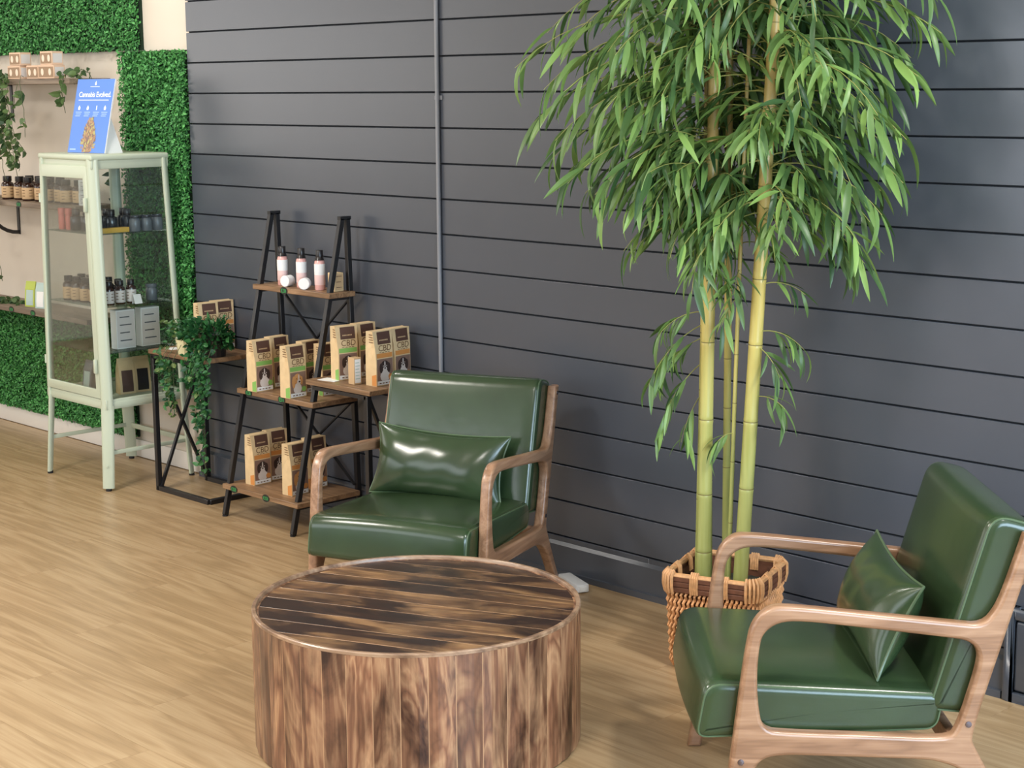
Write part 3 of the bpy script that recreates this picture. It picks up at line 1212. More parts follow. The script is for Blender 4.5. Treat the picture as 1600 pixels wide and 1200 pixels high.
        branch(st, az, rnd.uniform(0.05, 0.85), reach, rnd.uniform(0.7, 1.6), rnd.randint(9, 14), rnd.uniform(0.115, 0.16))
    # single long sprays that give the crown its ragged sides
    for ci, z, az, el, ln in ((0, 1.95, -150, 0.5, 0.66), (3, 1.80, -155, 0.45, 0.60), (3, 1.70, -160, 0.4, 0.56), (0, 1.64, -140, 0.35, 0.48), (3, 1.60, -150, 0.3, 0.42),
                              (1, 1.98, 25, 0.55, 0.50), (1, 1.88, 15, 0.5, 0.46), (1, 1.75, 10, 0.4, 0.46), (1, 1.64, 20, 0.35, 0.44), (1, 1.55, 5, 0.35, 0.42), (1, 1.48, -5, 0.3, 0.40), (1, 1.43, 15, 0.2, 0.36),
                              (1, 1.82, -20, 0.45, 0.55), (0, 1.85, -120, 0.5, 0.5), (0, 2.1, -160, 0.4, 0.6), (1, 2.1, 10, 0.5, 0.52)):
        branch(cane_pt(ci, z), R(az), el, ln, 1.25, 15, 0.145)
        branch(cane_pt(ci, z - 0.02), R(az + 14), el * 0.8, ln * 0.85, 1.3, 13, 0.14)
    # the low fringe of the canopy
    for i in range(24):
        ci = rnd.choice((0, 1, 1, 2, 3, 4))
        st = cane_pt(ci, rnd.uniform(1.36, 1.5))
        az = rnd.uniform(-PI, 0.25)
        branch(st, az, rnd.uniform(-0.1, 0.4), rnd.uniform(0.14, 0.36), rnd.uniform(0.8, 1.6), rnd.randint(7, 11), 0.12)
    # sprigs lower on the canes
    def sprig(ci, z, az, el, ln, nl, L=0.11, droop=1.2):
        branch(cane_pt(ci, z), R(az), el, ln, droop, nl, L, 0.0018)
    sprig(3, 1.37, -150, 0.25, 0.26, 8, 0.12)
    sprig(3, 1.10, -140, 0.1, 0.16, 12, 0.11)
    sprig(3, 1.06, -120, -0.3, 0.26, 16, 0.115)
    sprig(4, 1.02, -165, -0.2, 0.24, 14, 0.11)
    sprig(3, 0.94, -130, -0.6, 0.24, 12, 0.11)
    sprig(3, 0.84, -110, -0.8, 0.16, 7, 0.11)
    sprig(0, 1.28, -40, 0.3, 0.14, 9, 0.11)
    sprig(0, 1.21, -20, 0.5, 0.12, 8, 0.10)
    sprig(2, 1.24, -60, 0.1, 0.13, 8, 0.11)
    sprig(2, 1.16, -90, -0.3, 0.12, 7, 0.11)
    sprig(1, 1.20, 20, 0.5, 0.15, 6, 0.11)
    sprig(1, 1.06, 10, 0.4, 0.17, 9, 0.115)
    sprig(1, 1.02, -10, -0.1, 0.14, 7, 0.11)
    sprig(1, 0.86, 0, 0.5, 0.13, 6, 0.11)
    sprig(2, 0.74, -100, 0.3, 0.08, 6, 0.09)
    sprig(2, 1.32, 60, 0.3, 0.15, 9, 0.11)
    tb = twigs.build('twigs', M['twig'], t, smooth=True)
    tb['kind'] = 'stuff'
    # the leaves nearest the room, one object each; the rest joined
    eye = Vector((0, 0, EYE)) - T
    fwl = fw

    def key(e):
        p = e[0].translation
        v = p - eye
        dpt = v.dot(fwl)
        y = -v.dot(up) / dpt
        x = v.dot(rt) / dpt
        inside = abs(x) < 0.307 and abs(y) < 0.23
        return (0 if inside else 1, dpt - 0.25 * abs(x + 0.0))
    leaves.sort(key=key)
    for mt, k in leaves[:300]:
        o = bpy.data.objects.new('leaf', leaf_me[k])
        COL.objects.link(o)
        o.parent = t
        o.matrix_local = mt
    rest = MB()
    for mt, k in leaves[300:]:
        vs, fs = kinds[k]
        rest.add([mt @ Vector(v) for v in vs], fs)
    o = rest.build('foliage', M['bamboo_leaf'], t, smooth=True)
    o['kind'] = 'stuff'


bamboo()
# small fern-like filler is moss only in the basket

# ------------------------------------------------------------------ white power block on the floor
t = thing('power_strip', 'small white plastic block on the floor by the baseboard behind the round table', 'power strip', (-4.005, 4.230, 0), R(-22))
MB().box((-0.078, -0.025, 0.001), (0.085, 0.025, 0.032)).build('body', M['white_plastic'], t, bevel=0.005)
MB().box((0.085, -0.014, 0.006), (0.092, 0.014, 0.026)).build('end_cap', M['paper'], t, bevel=0.002)


# ------------------------------------------------------------------ glass display cabinet
CABZ = (0.372, 1.505)
CAB_SHELF = (1.155, 0.830, 0.622)


def cab_xy(z):
    """outline of the slightly tapering body at height z"""
    f = (z - CABZ[0]) / (CABZ[1] - CABZ[0])
    return (-7.045 + 0.035 * f, -6.520 - 0.035 * f, 3.846 + 0.004 * f, 4.275 - 0.03 * f)


def cabinet():
    X0, Y0 = -6.78, 4.06
    t = thing('display_cabinet', 'pale sage green metal cabinet with glass sides, on splayed legs', 'cabinet', (X0, Y0, 0))
    O = Vector((X0, Y0, 0))

    def slab(z0, z1, ex=0.0):
        a, b = cab_xy(z0), cab_xy(z1)
        e = ex
        lo = [Vector((a[0] - e, a[2] - e, z0)), Vector((a[1] + e, a[2] - e, z0)), Vector((a[1] + e, a[3] + e, z0)), Vector((a[0] - e, a[3] + e, z0))]
        hi = [Vector((b[0] - e, b[2] - e, z1)), Vector((b[1] + e, b[2] - e, z1)), Vector((b[1] + e, b[3] + e, z1)), Vector((b[0] - e, b[3] + e, z1))]
        return MB().add([p - O for p in lo + hi], [(3, 2, 1, 0), (4, 5, 6, 7), (0, 1, 5, 4), (1, 2, 6, 5), (2, 3, 7, 6), (3, 0, 4, 7)])
    slab(1.478, 1.505, 0.004).build('top_panel', M['sage'], t, bevel=0.009, seg=3)
    slab(0.376, 0.402).build('bottom_panel', M['sage'], t, bevel=0.002)
    # corner posts with rounded outer edge
    for ix in (0, 1):
        for iy in (2, 3):
            pts = []
            for z in (0.372, 1.484):
                q = cab_xy(z)
                sx = 0.014 if ix == 0 else -0.014
                sy = 0.014 if iy == 2 else -0.014
                pts.append(Vector((q[ix] + sx, q[iy] + sy, z)) - O)
            # rounded sheet-metal corner: broad across the diagonal
            dg = Vector((1 if ix else -1, -1 if iy == 2 else 1, 0)).normalized()
            ac = Vector((-dg.y, dg.x, 0))
            vs = []
            for p in pts:
                for k in range(14):
                    a = 2 * PI * k / 14
                    vs.append(p + ac * (0.027 * math.cos(a)) + dg * (0.0135 * math.sin(a)))
            MB().add(vs, [(k, (k + 1) % 14, 14 + (k + 1) % 14, 14 + k) for k in range(14)] + [tuple(reversed(range(14))), tuple(range(14, 28))]).build('corner_post', M['sage'], t, smooth=True)
    # rails round the bottom and the top
    for z, h in ((0.392, 0.045), (1.462, 0.042)):
        q = cab_xy(z)
        th = 0.02
        segs = [((q[0], q[2] + 0.012), (q[1], q[2] + 0.012)), ((q[1] - 0.012, q[2]), (q[1] - 0.012, q[3])), ((q[0], q[3] - 0.012), (q[1], q[3] - 0.012)), ((q[0] + 0.012, q[2]), (q[0] + 0.012, q[3]))]
        for a, b in segs:
            MB().bar(Vector((*a, z)) - O, Vector((*b, z)) - O, h, th).build('rail', M['sage'], t, bevel=0.003)
    # legs: shaped sheet-metal, the front right one is broad
    for ix in (0, 1):
        for iy in (2, 3):
            q = cab_xy(0.385)
            sx = 1 if ix == 0 else -1
            sy = 1 if iy == 2 else -1
            top = Vector((q[ix] + 0.015 * sx, q[iy] + 0.015 * sy, 0.385)) - O
            foot = Vector((q[ix] - 0.014 * sx + 0.015 * sx, q[iy] - 0.022 * sy + 0.015 * sy, 0.012)) - O
            lg = MB()
            n = 14
            vs = []
            dg = Vector((-sx, -sy, 0)).normalized()
            ac = Vector((-dg.y, dg.x, 0))
            for p, r in ((top, 0.030), (foot, 0.027)):
                for k in range(n):
                    a = 2 * PI * k / n
                    vs.append(p + ac * (r * math.cos(a)) + dg * (r * 0.42 * math.sin(a)))
            lg.add(vs, [(k, (k + 1) % n, n + (k + 1) % n, n + k) for k in range(n)] + [tuple(range(n)), tuple(reversed(range(n, 2 * n)))])
            l = lg.build('leg', M['sage'], t, smooth=True)
            MB().lathe([(0.013, 0), (0.013, 0.0125)], 12, c=(foot.x, foot.y, 0)).build('foot_pad', M['rubber'], l)
            if ix == 1 and iy == 2:
                MB().lathe([(0.006, 0), (0.006, 0.002), (0.003, 0.0026)], 10, M=Matrix.Translation((foot.x + 0.0075, foot.y - 0.0085, 0.115)) @ Matrix.Rotation(R(45), 4, 'Z') @ Matrix.Rotation(PI / 2, 4, 'X')).build('screw', M['sage'], l)
    # stretchers between the legs
    q = cab_xy(0.2)
    for a, b, w_ in (((q[0] - 0.0, q[3] - 0.0, 0.17), (q[1] + 0.0, q[3] - 0.0, 0.17), 0.024), ((q[0] + 0.006, q[2] + 0.0, 0.172), (q[0] + 0.006, q[3], 0.172), 0.018), ((q[1] - 0.008, q[2], 0.172), (q[1] - 0.008, q[3], 0.172), 0.018)):
        MB().bar(Vector(a) - O, Vector(b) - O, w_, 0.012).build('stretcher', M['sage'], t, bevel=0.002)

    def pane(pts, name, par, th=0.003):
        pts = [Vector(p) - O for p in pts]
        n = (pts[1] - pts[0]).cross(pts[3] - pts[0]).normalized() * th
        vs = pts + [p + n for p in pts]
        return MB().add(vs, [(3, 2, 1, 0), (4, 5, 6, 7), (0, 1, 5, 4), (1, 2, 6, 5), (2, 3, 7, 6), (3, 0, 4, 7)]).build(name, M['glass'], par)
    a, b = cab_xy(0.41), cab_xy(1.446)
    g = 0.028
    pane([(a[1] - 0.012, a[2] + g, 0.41), (a[1] - 0.012, a[3] - g, 0.41), (b[1] - 0.012, b[3] - g, 1.446), (b[1] - 0.012, b[2] + g, 1.446)], 'side_glass', t)
    pane([(a[0] + 0.012, a[2] + g, 0.41), (a[0] + 0.012, a[3] - g, 0.41), (b[0] + 0.012, b[3] - g, 1.446), (b[0] + 0.012, b[2] + g, 1.446)], 'side_glass', t)
    MB().add([Vector(p) - O for p in ((a[0] + g, a[3] - 0.012, 0.41), (a[1] - g, a[3] - 0.012, 0.41), (b[1] - g, b[3] - 0.012, 1.446), (b[0] + g, b[3] - 0.012, 1.446))], [(0, 1, 2, 3)]).build('back_glass', M['glass'], t)
    # door in the front, frame proud of the body
    dz0, dz1 = 0.418, 1.455
    a, b = cab_xy(dz0), cab_xy(dz1)
    dl = [Vector((a[0] + 0.012, a[2] - 0.006, dz0)) - O, Vector((a[1] - 0.034, a[2] - 0.006, dz0)) - O, Vector((b[1] - 0.034, b[2] - 0.006, dz1)) - O, Vector((b[0] + 0.012, b[2] - 0.006, dz1)) - O]
    fr = MB()
    wd = (0.04, 0.036, 0.055, 0.022)
    inn = [dl[0] + Vector((wd[3], 0, wd[0])), dl[1] + Vector((-wd[1], 0, wd[0])), dl[2] + Vector((-wd[1], 0, -wd[2])), dl[3] + Vector((wd[3], 0, -wd[2]))]
    th = Vector((0, 0.012, 0))
    vs = dl + inn + [p + th for p in dl] + [p + th for p in inn]
    fs = []
    for k in range(4):
        j = (k + 1) % 4
        fs += [(k, j, 4 + j, 4 + k), (8 + j, 8 + k, 12 + k, 12 + j), (j, k, 8 + k, 8 + j), (4 + k, 4 + j, 12 + j, 12 + k)]
    fr.add(vs, fs)
    dr = fr.build('door', M['sage'], t, bevel=0.002)
    gp = [p + Vector((0, 0.005, 0)) for p in inn]
    MB().add(gp + [p + Vector((0, 0.003, 0)) for p in gp], [(0, 1, 2, 3), (7, 6, 5, 4), (0, 4, 5, 1), (1, 5, 6, 2), (2, 6, 7, 3), (3, 7, 4, 0)]).build('door_glass', M['glass'], dr)
    for z in (1.285, 0.565):
        q = cab_xy(z)
        p = Vector((q[1] - 0.046, q[2] - 0.008, z)) - O
        MB().box(p - Vector((0.009, 0.014, 0.032)), p + Vector((0.009, 0, 0.032))).build('latch', M['sage'], dr, bevel=0.004)
    for z in (1.30, 0.55):
        q = cab_xy(z)
        p = Vector((q[0] + 0.006, q[2] - 0.004, z)) - O
        MB().tube([p - Vector((0, 0, 0.02)), p + Vector((0, 0, 0.02))], 0.005, 8).build('hinge', M['sage'], dr)
    for z in CAB_SHELF:
        q = cab_xy(z)
        MB().box(Vector((q[0] + 0.018, q[2] + 0.022, z - 0.005)) - O, Vector((q[1] - 0.018, q[3] - 0.018, z)) - O).build('glass_shelf', M['shelf_glass'], t)
    return t


cabinet()


# ------------------------------------------------------------------ price tags
def price_tag(label, loc, rz, n):
    t = thing('price_tag', label, 'price tag', loc, rz)
    # local -y faces out
    b = MB()
    pts = [(0.024 * math.cos(2 * PI * k / 18), 0, 0.016 * math.sin(2 * PI * k / 18)) for k in range(18)]
    b.add(pts + [(x, 0.0015, z) for x, _, z in pts], [tuple(range(18)), tuple(reversed(range(18, 36)))] + [(k, 18 + k, 18 + (k + 1) % 18, (k + 1) % 18) for k in range(18)])
    b.build('tag_plate', M['tag'], t)
    # hand-drawn green figures, too small to read in the photograph
    s = MB()
    rnd = random.Random(n)
    for k in range(4):
        x = -0.0135 + 0.009 * k
        h = rnd.uniform(0.006, 0.009)
        if k % 3 == 0:
            s.box((x - 0.0014, -0.0006, -h), (x + 0.0014, -0.0001, h))
        else:
            s.box((x - 0.003, -0.0006, h - 0.0025), (x + 0.003, -0.0001, h)).box((x - 0.003, -0.0006, -h), (x + 0.003, -0.0001, -h + 0.0025)).box((x + 0.0012, -0.0006, -h), (x + 0.003, -0.0001, h))
    o = s.build('figures', M['taggreen'], t)
    o['kind'] = 'stuff'
    return t


# ------------------------------------------------------------------ ladder shelf
LX0, LX1 = -5.768, -5.295
LADDER = (0.972, 0.538, 0.138)      # shelf tops


def ladder_y(z):
    return 3.945 + (4.235 - 3.945) * z / 1.27


def ladder():
    X0 = (LX0 + LX1) / 2
    t = thing('ladder_shelf', 'black metal a-frame ladder shelf with three wooden tiers', 'shelf', (X0, 4.1, 0))
    O = Vector((X0, 4.1, 0))
    for x in (LX0, LX1):
        MB().bar(Vector((x, ladder_y(0.006), 0.006)) - O, Vector((x, ladder_y(1.268), 1.268)) - O, 0.021, 0.021, (1, 0, 0)).build('front_leg', M['black'], t, bevel=0.0015, seg=1)
        MB().bar(Vector((x, 4.292, 0.004)) - O, Vector((x, 4.262, 1.268)) - O, 0.021, 0.021, (1, 0, 0)).build('rear_leg', M['black'], t, bevel=0.0015, seg=1)
        MB().box(Vector((x - 0.0105, 4.222, 1.262)) - O, Vector((x + 0.0105, 4.276, 1.276)) - O).build('top_cap', M['black'], t)
        MB().lathe([(0.012, 0), (0.012, 0.006)], 10, c=(x - X0, ladder_y(0) - 4.1, 0)).build('foot_pad', M['rubber'], t)
    for (za, zb) in ((0.95, 0.56), (0.52, 0.16)):
        MB().bar(Vector((LX0, 4.270, za)) - O, Vector((LX1, 4.270, zb)) - O, 0.012, 0.006, (0, 1, 0)).build('brace', M['black'], t)
        MB().bar(Vector((LX1, 4.280, za)) - O, Vector((LX0, 4.280, zb)) - O, 0.012, 0.006, (0, 1, 0)).build('brace', M['black'], t)
    for z in LADDER:
        yf = ladder_y(z) - 0.028
        for x in (LX0, LX1):
            pass
        s = MB()
        # boards are notched in between the legs and overhang at the front
        s.box(Vector((LX0 - 0.018, yf, z - 0.021)) - O, Vector((LX1 + 0.030, 4.275, z)) - O)
        o = s.build('shelf_board', M['shelf_wood'], t, bevel=0.002, seg=1)
        MB().bar(Vector((LX0, yf + 0.03, z - 0.027)) - O, Vector((LX0, 4.27, z - 0.027)) - O, 0.012, 0.02).build('shelf_support', M['black'], t)
        MB().bar(Vector((LX1, yf + 0.03, z - 0.027)) - O, Vector((LX1, 4.27, z - 0.027)) - O, 0.012, 0.02).build('shelf_support', M['black'], t)
    return t


ladder()
for i, (x, z, lb) in enumerate([(-5.565, 0.972, 'single green price tag on the edge of the top ladder tier'),
                                (-5.70, 0.538, 'left green price tag on the edge of the middle ladder tier'),
                                (-5.47, 0.538, 'right green price tag on the edge of the middle ladder tier'),
                                (-5.70, 0.138, 'left green price tag on the edge of the lowest ladder tier'),
                                (-5.475, 0.138, 'right green price tag on the edge of the lowest ladder tier')]):
    price_tag(lb, (x, ladder_y(z) - 0.028 - 0.0022, z - 0.011), 0, i)
price_tag('left green price tag on the edge of the lowest wall shelf', (-7.86, CREAM - 0.2272, 0.682), 0, 7)
price_tag('right green price tag on the edge of the lowest wall shelf', (-7.64, CREAM - 0.2272, 0.682), 0, 8)
price_tag('small price tag under the amber bottles of the middle wall shelf', (-7.72, CREAM - 0.2272, 1.225), 0, 9)


# ------------------------------------------------------------------ side tables
def side_table(label, x0, x1, left):
    """c-shaped sled table; the crossed frame stands at one end"""
    X0 = (x0 + x1) / 2
    y0, y1, H = 4.005, 4.285, 0.642
    t = thing('side_table', label, 'side table', (X0, (y0 + y1) / 2, 0), 0)
    O = Vector((X0, (y0 + y1) / 2, 0))
    MB().box(Vector((x0, y0, H - 0.020)) - O, Vector((x1, y1, H)) - O).build('tabletop', M['shelf_wood'], t, bevel=0.002, seg=1)
    xe = x0 + 0.035 if left else x1 - 0.02
    xo = x1 - 0.015 if left else x0 + 0.05
    s = 0.022
    ya, yb = y0 + 0.006, y1 - 0.012
    for y in (ya, yb):
        MB().bar(Vector((xe, y, 0.0)) - O, Vector((xe, y, H - 0.021)) - O, s, s, (1, 0, 0)).build('leg', M['black'], t, bevel=0.0015, seg=1)
        MB().bar(Vector((xe, y, s / 2)) - O, Vector((xo, y, s / 2)) - O, s, s).build('base_rail', M['black'], t, bevel=0.0015, seg=1)
        MB().bar(Vector((xe, y, H - 0.028)) - O, Vector((xo, y, H - 0.028)) - O, 0.014, s).build('top_rail', M['black'], t)
    MB().bar(Vector((xo, ya, s / 2)) - O, Vector((xo, yb, s / 2)) - O, s, s).build('base_rail', M['black'], t, bevel=0.0015, seg=1)
    MB().bar(Vector((xe, ya + 0.005, H - 0.03)) - O, Vector((xe, yb - 0.005, 0.02)) - O, 0.014, 0.012, (1, 0, 0)).build('brace', M['black'], t)
    MB().bar(Vector((xe + 0.012, yb - 0.005, H - 0.03)) - O, Vector((xe + 0.012, ya + 0.005, 0.02)) - O, 0.014, 0.012, (1, 0, 0)).build('brace', M['black'], t)
    return t


side_table('black framed side table with crossed end, carrying the trailing ivy', -6.410, -5.965, True)
side_table('black framed side table behind the armchair, carrying kraft bags', -5.262, -4.862, False)
TT = 0.642


# ------------------------------------------------------------------ kraft bags
CBD = text_mesh('CBD', 0.034, offset=0.0)
CBD.materials.append(M['inkbrown'])
BD, BW, BH = 0.060, 0.088, 0.215
BROWS = [(0.0, BD / 2), (0.004, BD / 2 + 0.001), (0.10, BD / 2), (0.15, BD / 2 - 0.003), (0.182, 0.0225), (0.203, 0.0195), (BH, 0.0185)]


def bag_half(z):
    for (a, u), (b, v) in zip(BROWS, BROWS[1:]):
        if a <= z <= b:
            return u + (v - u) * (z - a) / (b - a)
    return BROWS[-1][1]


def make_bag(label, band, dog):
    """stand-up pouch; the printed front looks along local +x"""
    t = thing('kraft_bag', label, 'bag', (0, 0, 0), 0, 'kraft bags of pet treats')
    b = MB()
    vs, fs = [], []
    for z, d in BROWS:
        f = max(0, (z - 0.11) / (BH - 0.11))
        w_ = BW / 2 + 0.007 * f
        gus = 0.009 * min(1, f * 1.5)
        gus = min(gus, w_)
        vs += [(d, -w_, z), (d, w_, z), (0, w_ - gus, z), (-d, w_, z), (-d, -w_, z), (0, -w_ + gus, z)]
    n = 6
    for i in range(len(BROWS) - 1):
        for k in range(n):
            fs.append((i * n + k, i * n + (k + 1) % n, (i + 1) * n + (k + 1) % n, (i + 1) * n + k))
    fs += [(5, 4, 3, 2, 1, 0), tuple(range((len(BROWS) - 1) * n, len(BROWS) * n))]
    b.add(vs, fs)
    b.build('pouch', M['kraft'], t)

    def patch(y0, y1, z0, z1, off=0.0005, n=5):
        zs = sorted({z0, z1} | {z for z, _ in BROWS if z0 < z < z1})
        v = []
        for z in zs:
            d = bag_half(z) + off
            v += [(d, y0, z), (d, y1, z)]
        return MB().add(v, [(2 * i, 2 * i + 1, 2 * i + 3, 2 * i + 2) for i in range(len(zs) - 1)])
    h = BW / 2
    bp = patch(-h + 0.014, h - 0.006, 0.163, 0.211).build('brand_patch', M['brownprint'], t)
    wm = MB()
    for k in range(7):
        y = -0.020 + 0.0065 * k
        z = 0.176
        wm.add([(bag_half(z) + 0.001, y, z), (bag_half(z) + 0.001, y + 0.0045, z), (bag_half(z + 0.005) + 0.001, y + 0.0045, z + 0.005), (bag_half(z + 0.005) + 0.001, y, z + 0.005)], [(0, 1, 2, 3)])
    o = wm.build('wordmark', M['label'], bp)
    o['kind'] = 'stuff'
    me = CBD.copy()
    me.transform(Matrix.Translation((bag_half(0.147) + 0.0018, 0.004, 0.147)) @ Matrix(((0, 0, 1, 0), (1, 0, 0, 0), (0, 1, 0, 0), (0, 0, 0, 1))))
    link('lettering', me, t)
    patch(-h + 0.004, h - 0.002, 0.110, 0.128).build('flavour_band', M['greenprint' if band == 'green' else 'orangeprint'], t)
    pic = patch(-h + 0.004, h - 0.002, 0.020, 0.106).build('picture', M['photobrown'], t)
    patch(-h + 0.004, h - 0.002, 0.004, 0.020).build('caption_strip', M['paper'], t)
    # printed dog: chest, head, ears, muzzle as flat colour shapes
    d = MB()

    def blob(cy, cz, ry, rz, off, mi, n=14):
        d.k = mi
        d.poly([(bag_half(cz) + 0.0006 + off, cy + ry * math.cos(2 * PI * k / n), max(0.0205, cz + rz * math.sin(2 * PI * k / n))) for k in range(n)])
    if dog == 'dark':
        mats = [M['furwhite'], M['furdark'], M['greenprint' if band == 'green' else 'orangeprint']]
        blob(0.0, 0.038, 0.025, 0.024, 0.0004, 0)
        blob(0.0, 0.078, 0.022, 0.021, 0.0007, 1)
        blob(-0.020, 0.070, 0.009, 0.020, 0.0009, 1)
        blob(0.020, 0.070, 0.009, 0.020, 0.0009, 1)
        blob(0.0, 0.084, 0.003, 0.013, 0.0010, 0)
        blob(0.0, 0.065, 0.011, 0.010, 0.0012, 0)
        blob(0.0, 0.069, 0.0045, 0.0035, 0.0015, 1)
        blob(-0.009, 0.078, 0.0022, 0.0022, 0.0013, 0)
        blob(0.009, 0.078, 0.0022, 0.0022, 0.0013, 0)
        blob(0.029, 0.034, 0.012, 0.011, 0.0010, 2)
    else:
        mats = [M['furwhite'], M['furgold'], M['furdark'], M['greenprint' if band == 'green' else 'orangeprint']]
        blob(-0.004, 0.038, 0.022, 0.023, 0.0004, 0)
        blob(-0.004, 0.078, 0.020, 0.022, 0.0007, 1)
        blob(-0.024, 0.066, 0.009, 0.025, 0.0009, 1)
        blob(0.018, 0.070, 0.006, 0.018, 0.0009, 1)
        blob(0.003, 0.064, 0.010, 0.012, 0.0012, 0)
        blob(0.003, 0.084, 0.003, 0.012, 0.0010, 0)
        blob(0.006, 0.066, 0.005, 0.004, 0.0015, 2)
        blob(-0.009, 0.079, 0.0022, 0.0022, 0.0013, 2)
        blob(0.011, 0.079, 0.0022, 0.0022, 0.0013, 2)
        blob(0.029, 0.034, 0.012, 0.011, 0.0010, 3)
    o = d.build('dog', mats, pic)
    o['kind'] = 'stuff'
    # rows of tiny unreadable print: under the lettering, on the caption and on the side fold
    tl = MB()

    def dash(y0, y1, z, hgt, off=0.0012):
        tl.add([(bag_half(z) + off, y0, z), (bag_half(z) + off, y1, z), (bag_half(z + hgt) + off, y1, z + hgt), (bag_half(z + hgt) + off, y0, z + hgt)], [(0, 1, 2, 3)])
    for k in range(4):
        dash(-0.026 + 0.015 * k, -0.015 + 0.015 * k, 0.1305, 0.0022)
        dash(-0.030 + 0.016 * k, -0.020 + 0.016 * k, 0.009, 0.004)
    for r_ in range(4):
        z = 0.170 + 0.010 * r_
        d_ = bag_half(z)
        w2 = BW / 2 + 0.007 * (z - 0.11) / (BH - 0.11) + 0.0006
        tl.add([(-d_ * 0.55, -w2 + 0.006, z), (d_ * 0.8, -w2 + 0.0012, z), (d_ * 0.8, -w2 + 0.0012, z + 0.003), (-d_ * 0.55, -w2 + 0.006, z + 0.003)], [(0, 1, 2, 3)])
    o = tl.build('small_print', M['inkbrown'], t)
    o['kind'] = 'stuff'
    # coloured foot of the side gusset
    sd = MB()
    for s in (-1, 1):
        y = s * (BW / 2 + 0.0006)
        sd.add([(0.004, y, 0.002), (BD / 2, y, 0.002), (BD / 2, y, 0.048), (0.004, y, 0.040)], [(0, 1, 2, 3)])
    sb = sd.build('gusset_print', M['greenprint' if band == 'green' else 'orangeprint'], t)
    sb['kind'] = 'stuff'
    return t


bag_proto = {}


def bag(label, band, dog, x, y, z, rz=0.0):
    k = (band, dog)
    if k not in bag_proto:
        o = make_bag(label, band, dog)
        o.location = (x, y, z + 0.0005)
        o.rotation_euler = (0, 0, rz)
        bag_proto[k] = o
        return o
    return copy_tree(bag_proto[k], (x, y, z + 0.0005), rz, label)


z1, z2, z3 = LADDER
bag('leftmost kraft bag on the middle ladder tier, green band and dark-eared dog', 'green', 'dark', -5.665, 4.075, z2, R(2))
bag('kraft bag behind the leftmost one on the middle ladder tier', 'green', 'dark', -5.700, 4.190, z2, R(4))
bag('kraft bag with golden dog at the front of the middle ladder tier', 'green', 'gold', -5.442, 4.080, z2, R(3))
bag('kraft bag half hidden behind the golden dog bag on the middle tier', 'green', 'dark', -5.500, 4.205, z2, R(5))
bag('rightmost kraft bag on the middle ladder tier, behind the black leg', 'green', 'dark', -5.385, 4.212, z2, R(-4))
bag('leftmost kraft bag on the lowest ladder tier, orange band', 'orange', 'dark', -5.680, 4.060, z3, R(2))
bag('kraft bag behind the leftmost one on the lowest ladder tier', 'orange', 'dark', -5.700, 4.165, z3, R(-2))
bag('kraft bag with golden dog and orange band on the lowest tier', 'orange', 'gold', -5.415, 4.055, z3, R(3))
bag('rightmost kraft bag on the lowest ladder tier, behind the black leg', 'orange', 'dark', -5.455, 4.185, z3, R(4))
bag('leftmost kraft bag on the table behind the armchair, green band', 'green', 'dark', -5.155, 4.120, TT, R(-8))
bag('second kraft bag on the table behind the armchair, green band, set back', 'green', 'dark', -5.165, 4.226, TT, R(2))
bag('third kraft bag on the table behind the armchair, orange band', 'orange', 'dark', -4.950, 4.130, TT, R(3))
bag('rightmost kraft bag on the table behind the armchair, orange band', 'orange', 'dark', -4.962, 4.232, TT, R(6))
bag('kraft bag standing behind the ivy on the left side table', 'green', 'dark', -6.180, 4.165, TT, R(-4))
bag('second kraft bag behind the ivy, to the right, partly hidden', 'orange', 'gold', -6.200, 4.262, TT, R(-4))


# small cartons and cards on the tables
def carton(name, label, loc, size, rz, mats, lines=4):
    t = thing(name, label, 'carton', loc, rz)
    sx, sy, sz = size
    MB().box((-sx / 2, -sy / 2, 0), (sx / 2, sy / 2, sz)).build('box', mats[0], t, bevel=0.001, seg=1)
    p = MB().box((sx / 2, -sy / 2 + 0.004, 0.006), (sx / 2 + 0.0006, sy / 2 - 0.004, sz - 0.006))
    pn = p.build('front_print', mats[1], t)
    l = MB()
    for k in range(lines):
        z = sz * (0.2 + 0.6 * k / max(1, lines - 1))
        l.box((sx / 2 + 0.0006, -sy * 0.32, z), (sx / 2 + 0.001, sy * (0.3 - 0.1 * (k % 2)), z + sz * 0.03))
    o = l.build('print_lines', mats[2], pn)
    o['kind'] = 'stuff'
    return t


carton('tincture_carton', 'slim cream carton standing in front of the kraft bags on the table', (-5.035, 4.075, TT + 0.0005), (0.038, 0.036, 0.105), R(-2), (M['label'], M['paper'], M['mist']), 6)
carton('small_carton', 'kraft carton at the right end of the top ladder tier', (-5.325, 4.221, z1 + 0.0005), (0.045, 0.045, 0.075), 0, (M['kraft'], M['label'], M['brownprint']), 3)


def card(label, loc, rz, sx=0.09, sy=0.06):
    b = MB().box((-sx / 2, -sy / 2, 0.0004), (sx / 2, sy / 2, 0.0016))
    o = b.build('card', M['paper'], loc=loc)
    o.rotation_euler = (0, 0, rz)
    return tag(o, label, 'card')


card('white card lying flat before the kraft bags on the right side table', (-5.175, 4.065, TT), R(10))
card('white card lying flat at the left end of the ivy table', (-6.335, 4.09, TT), R(-8), 0.07, 0.05)


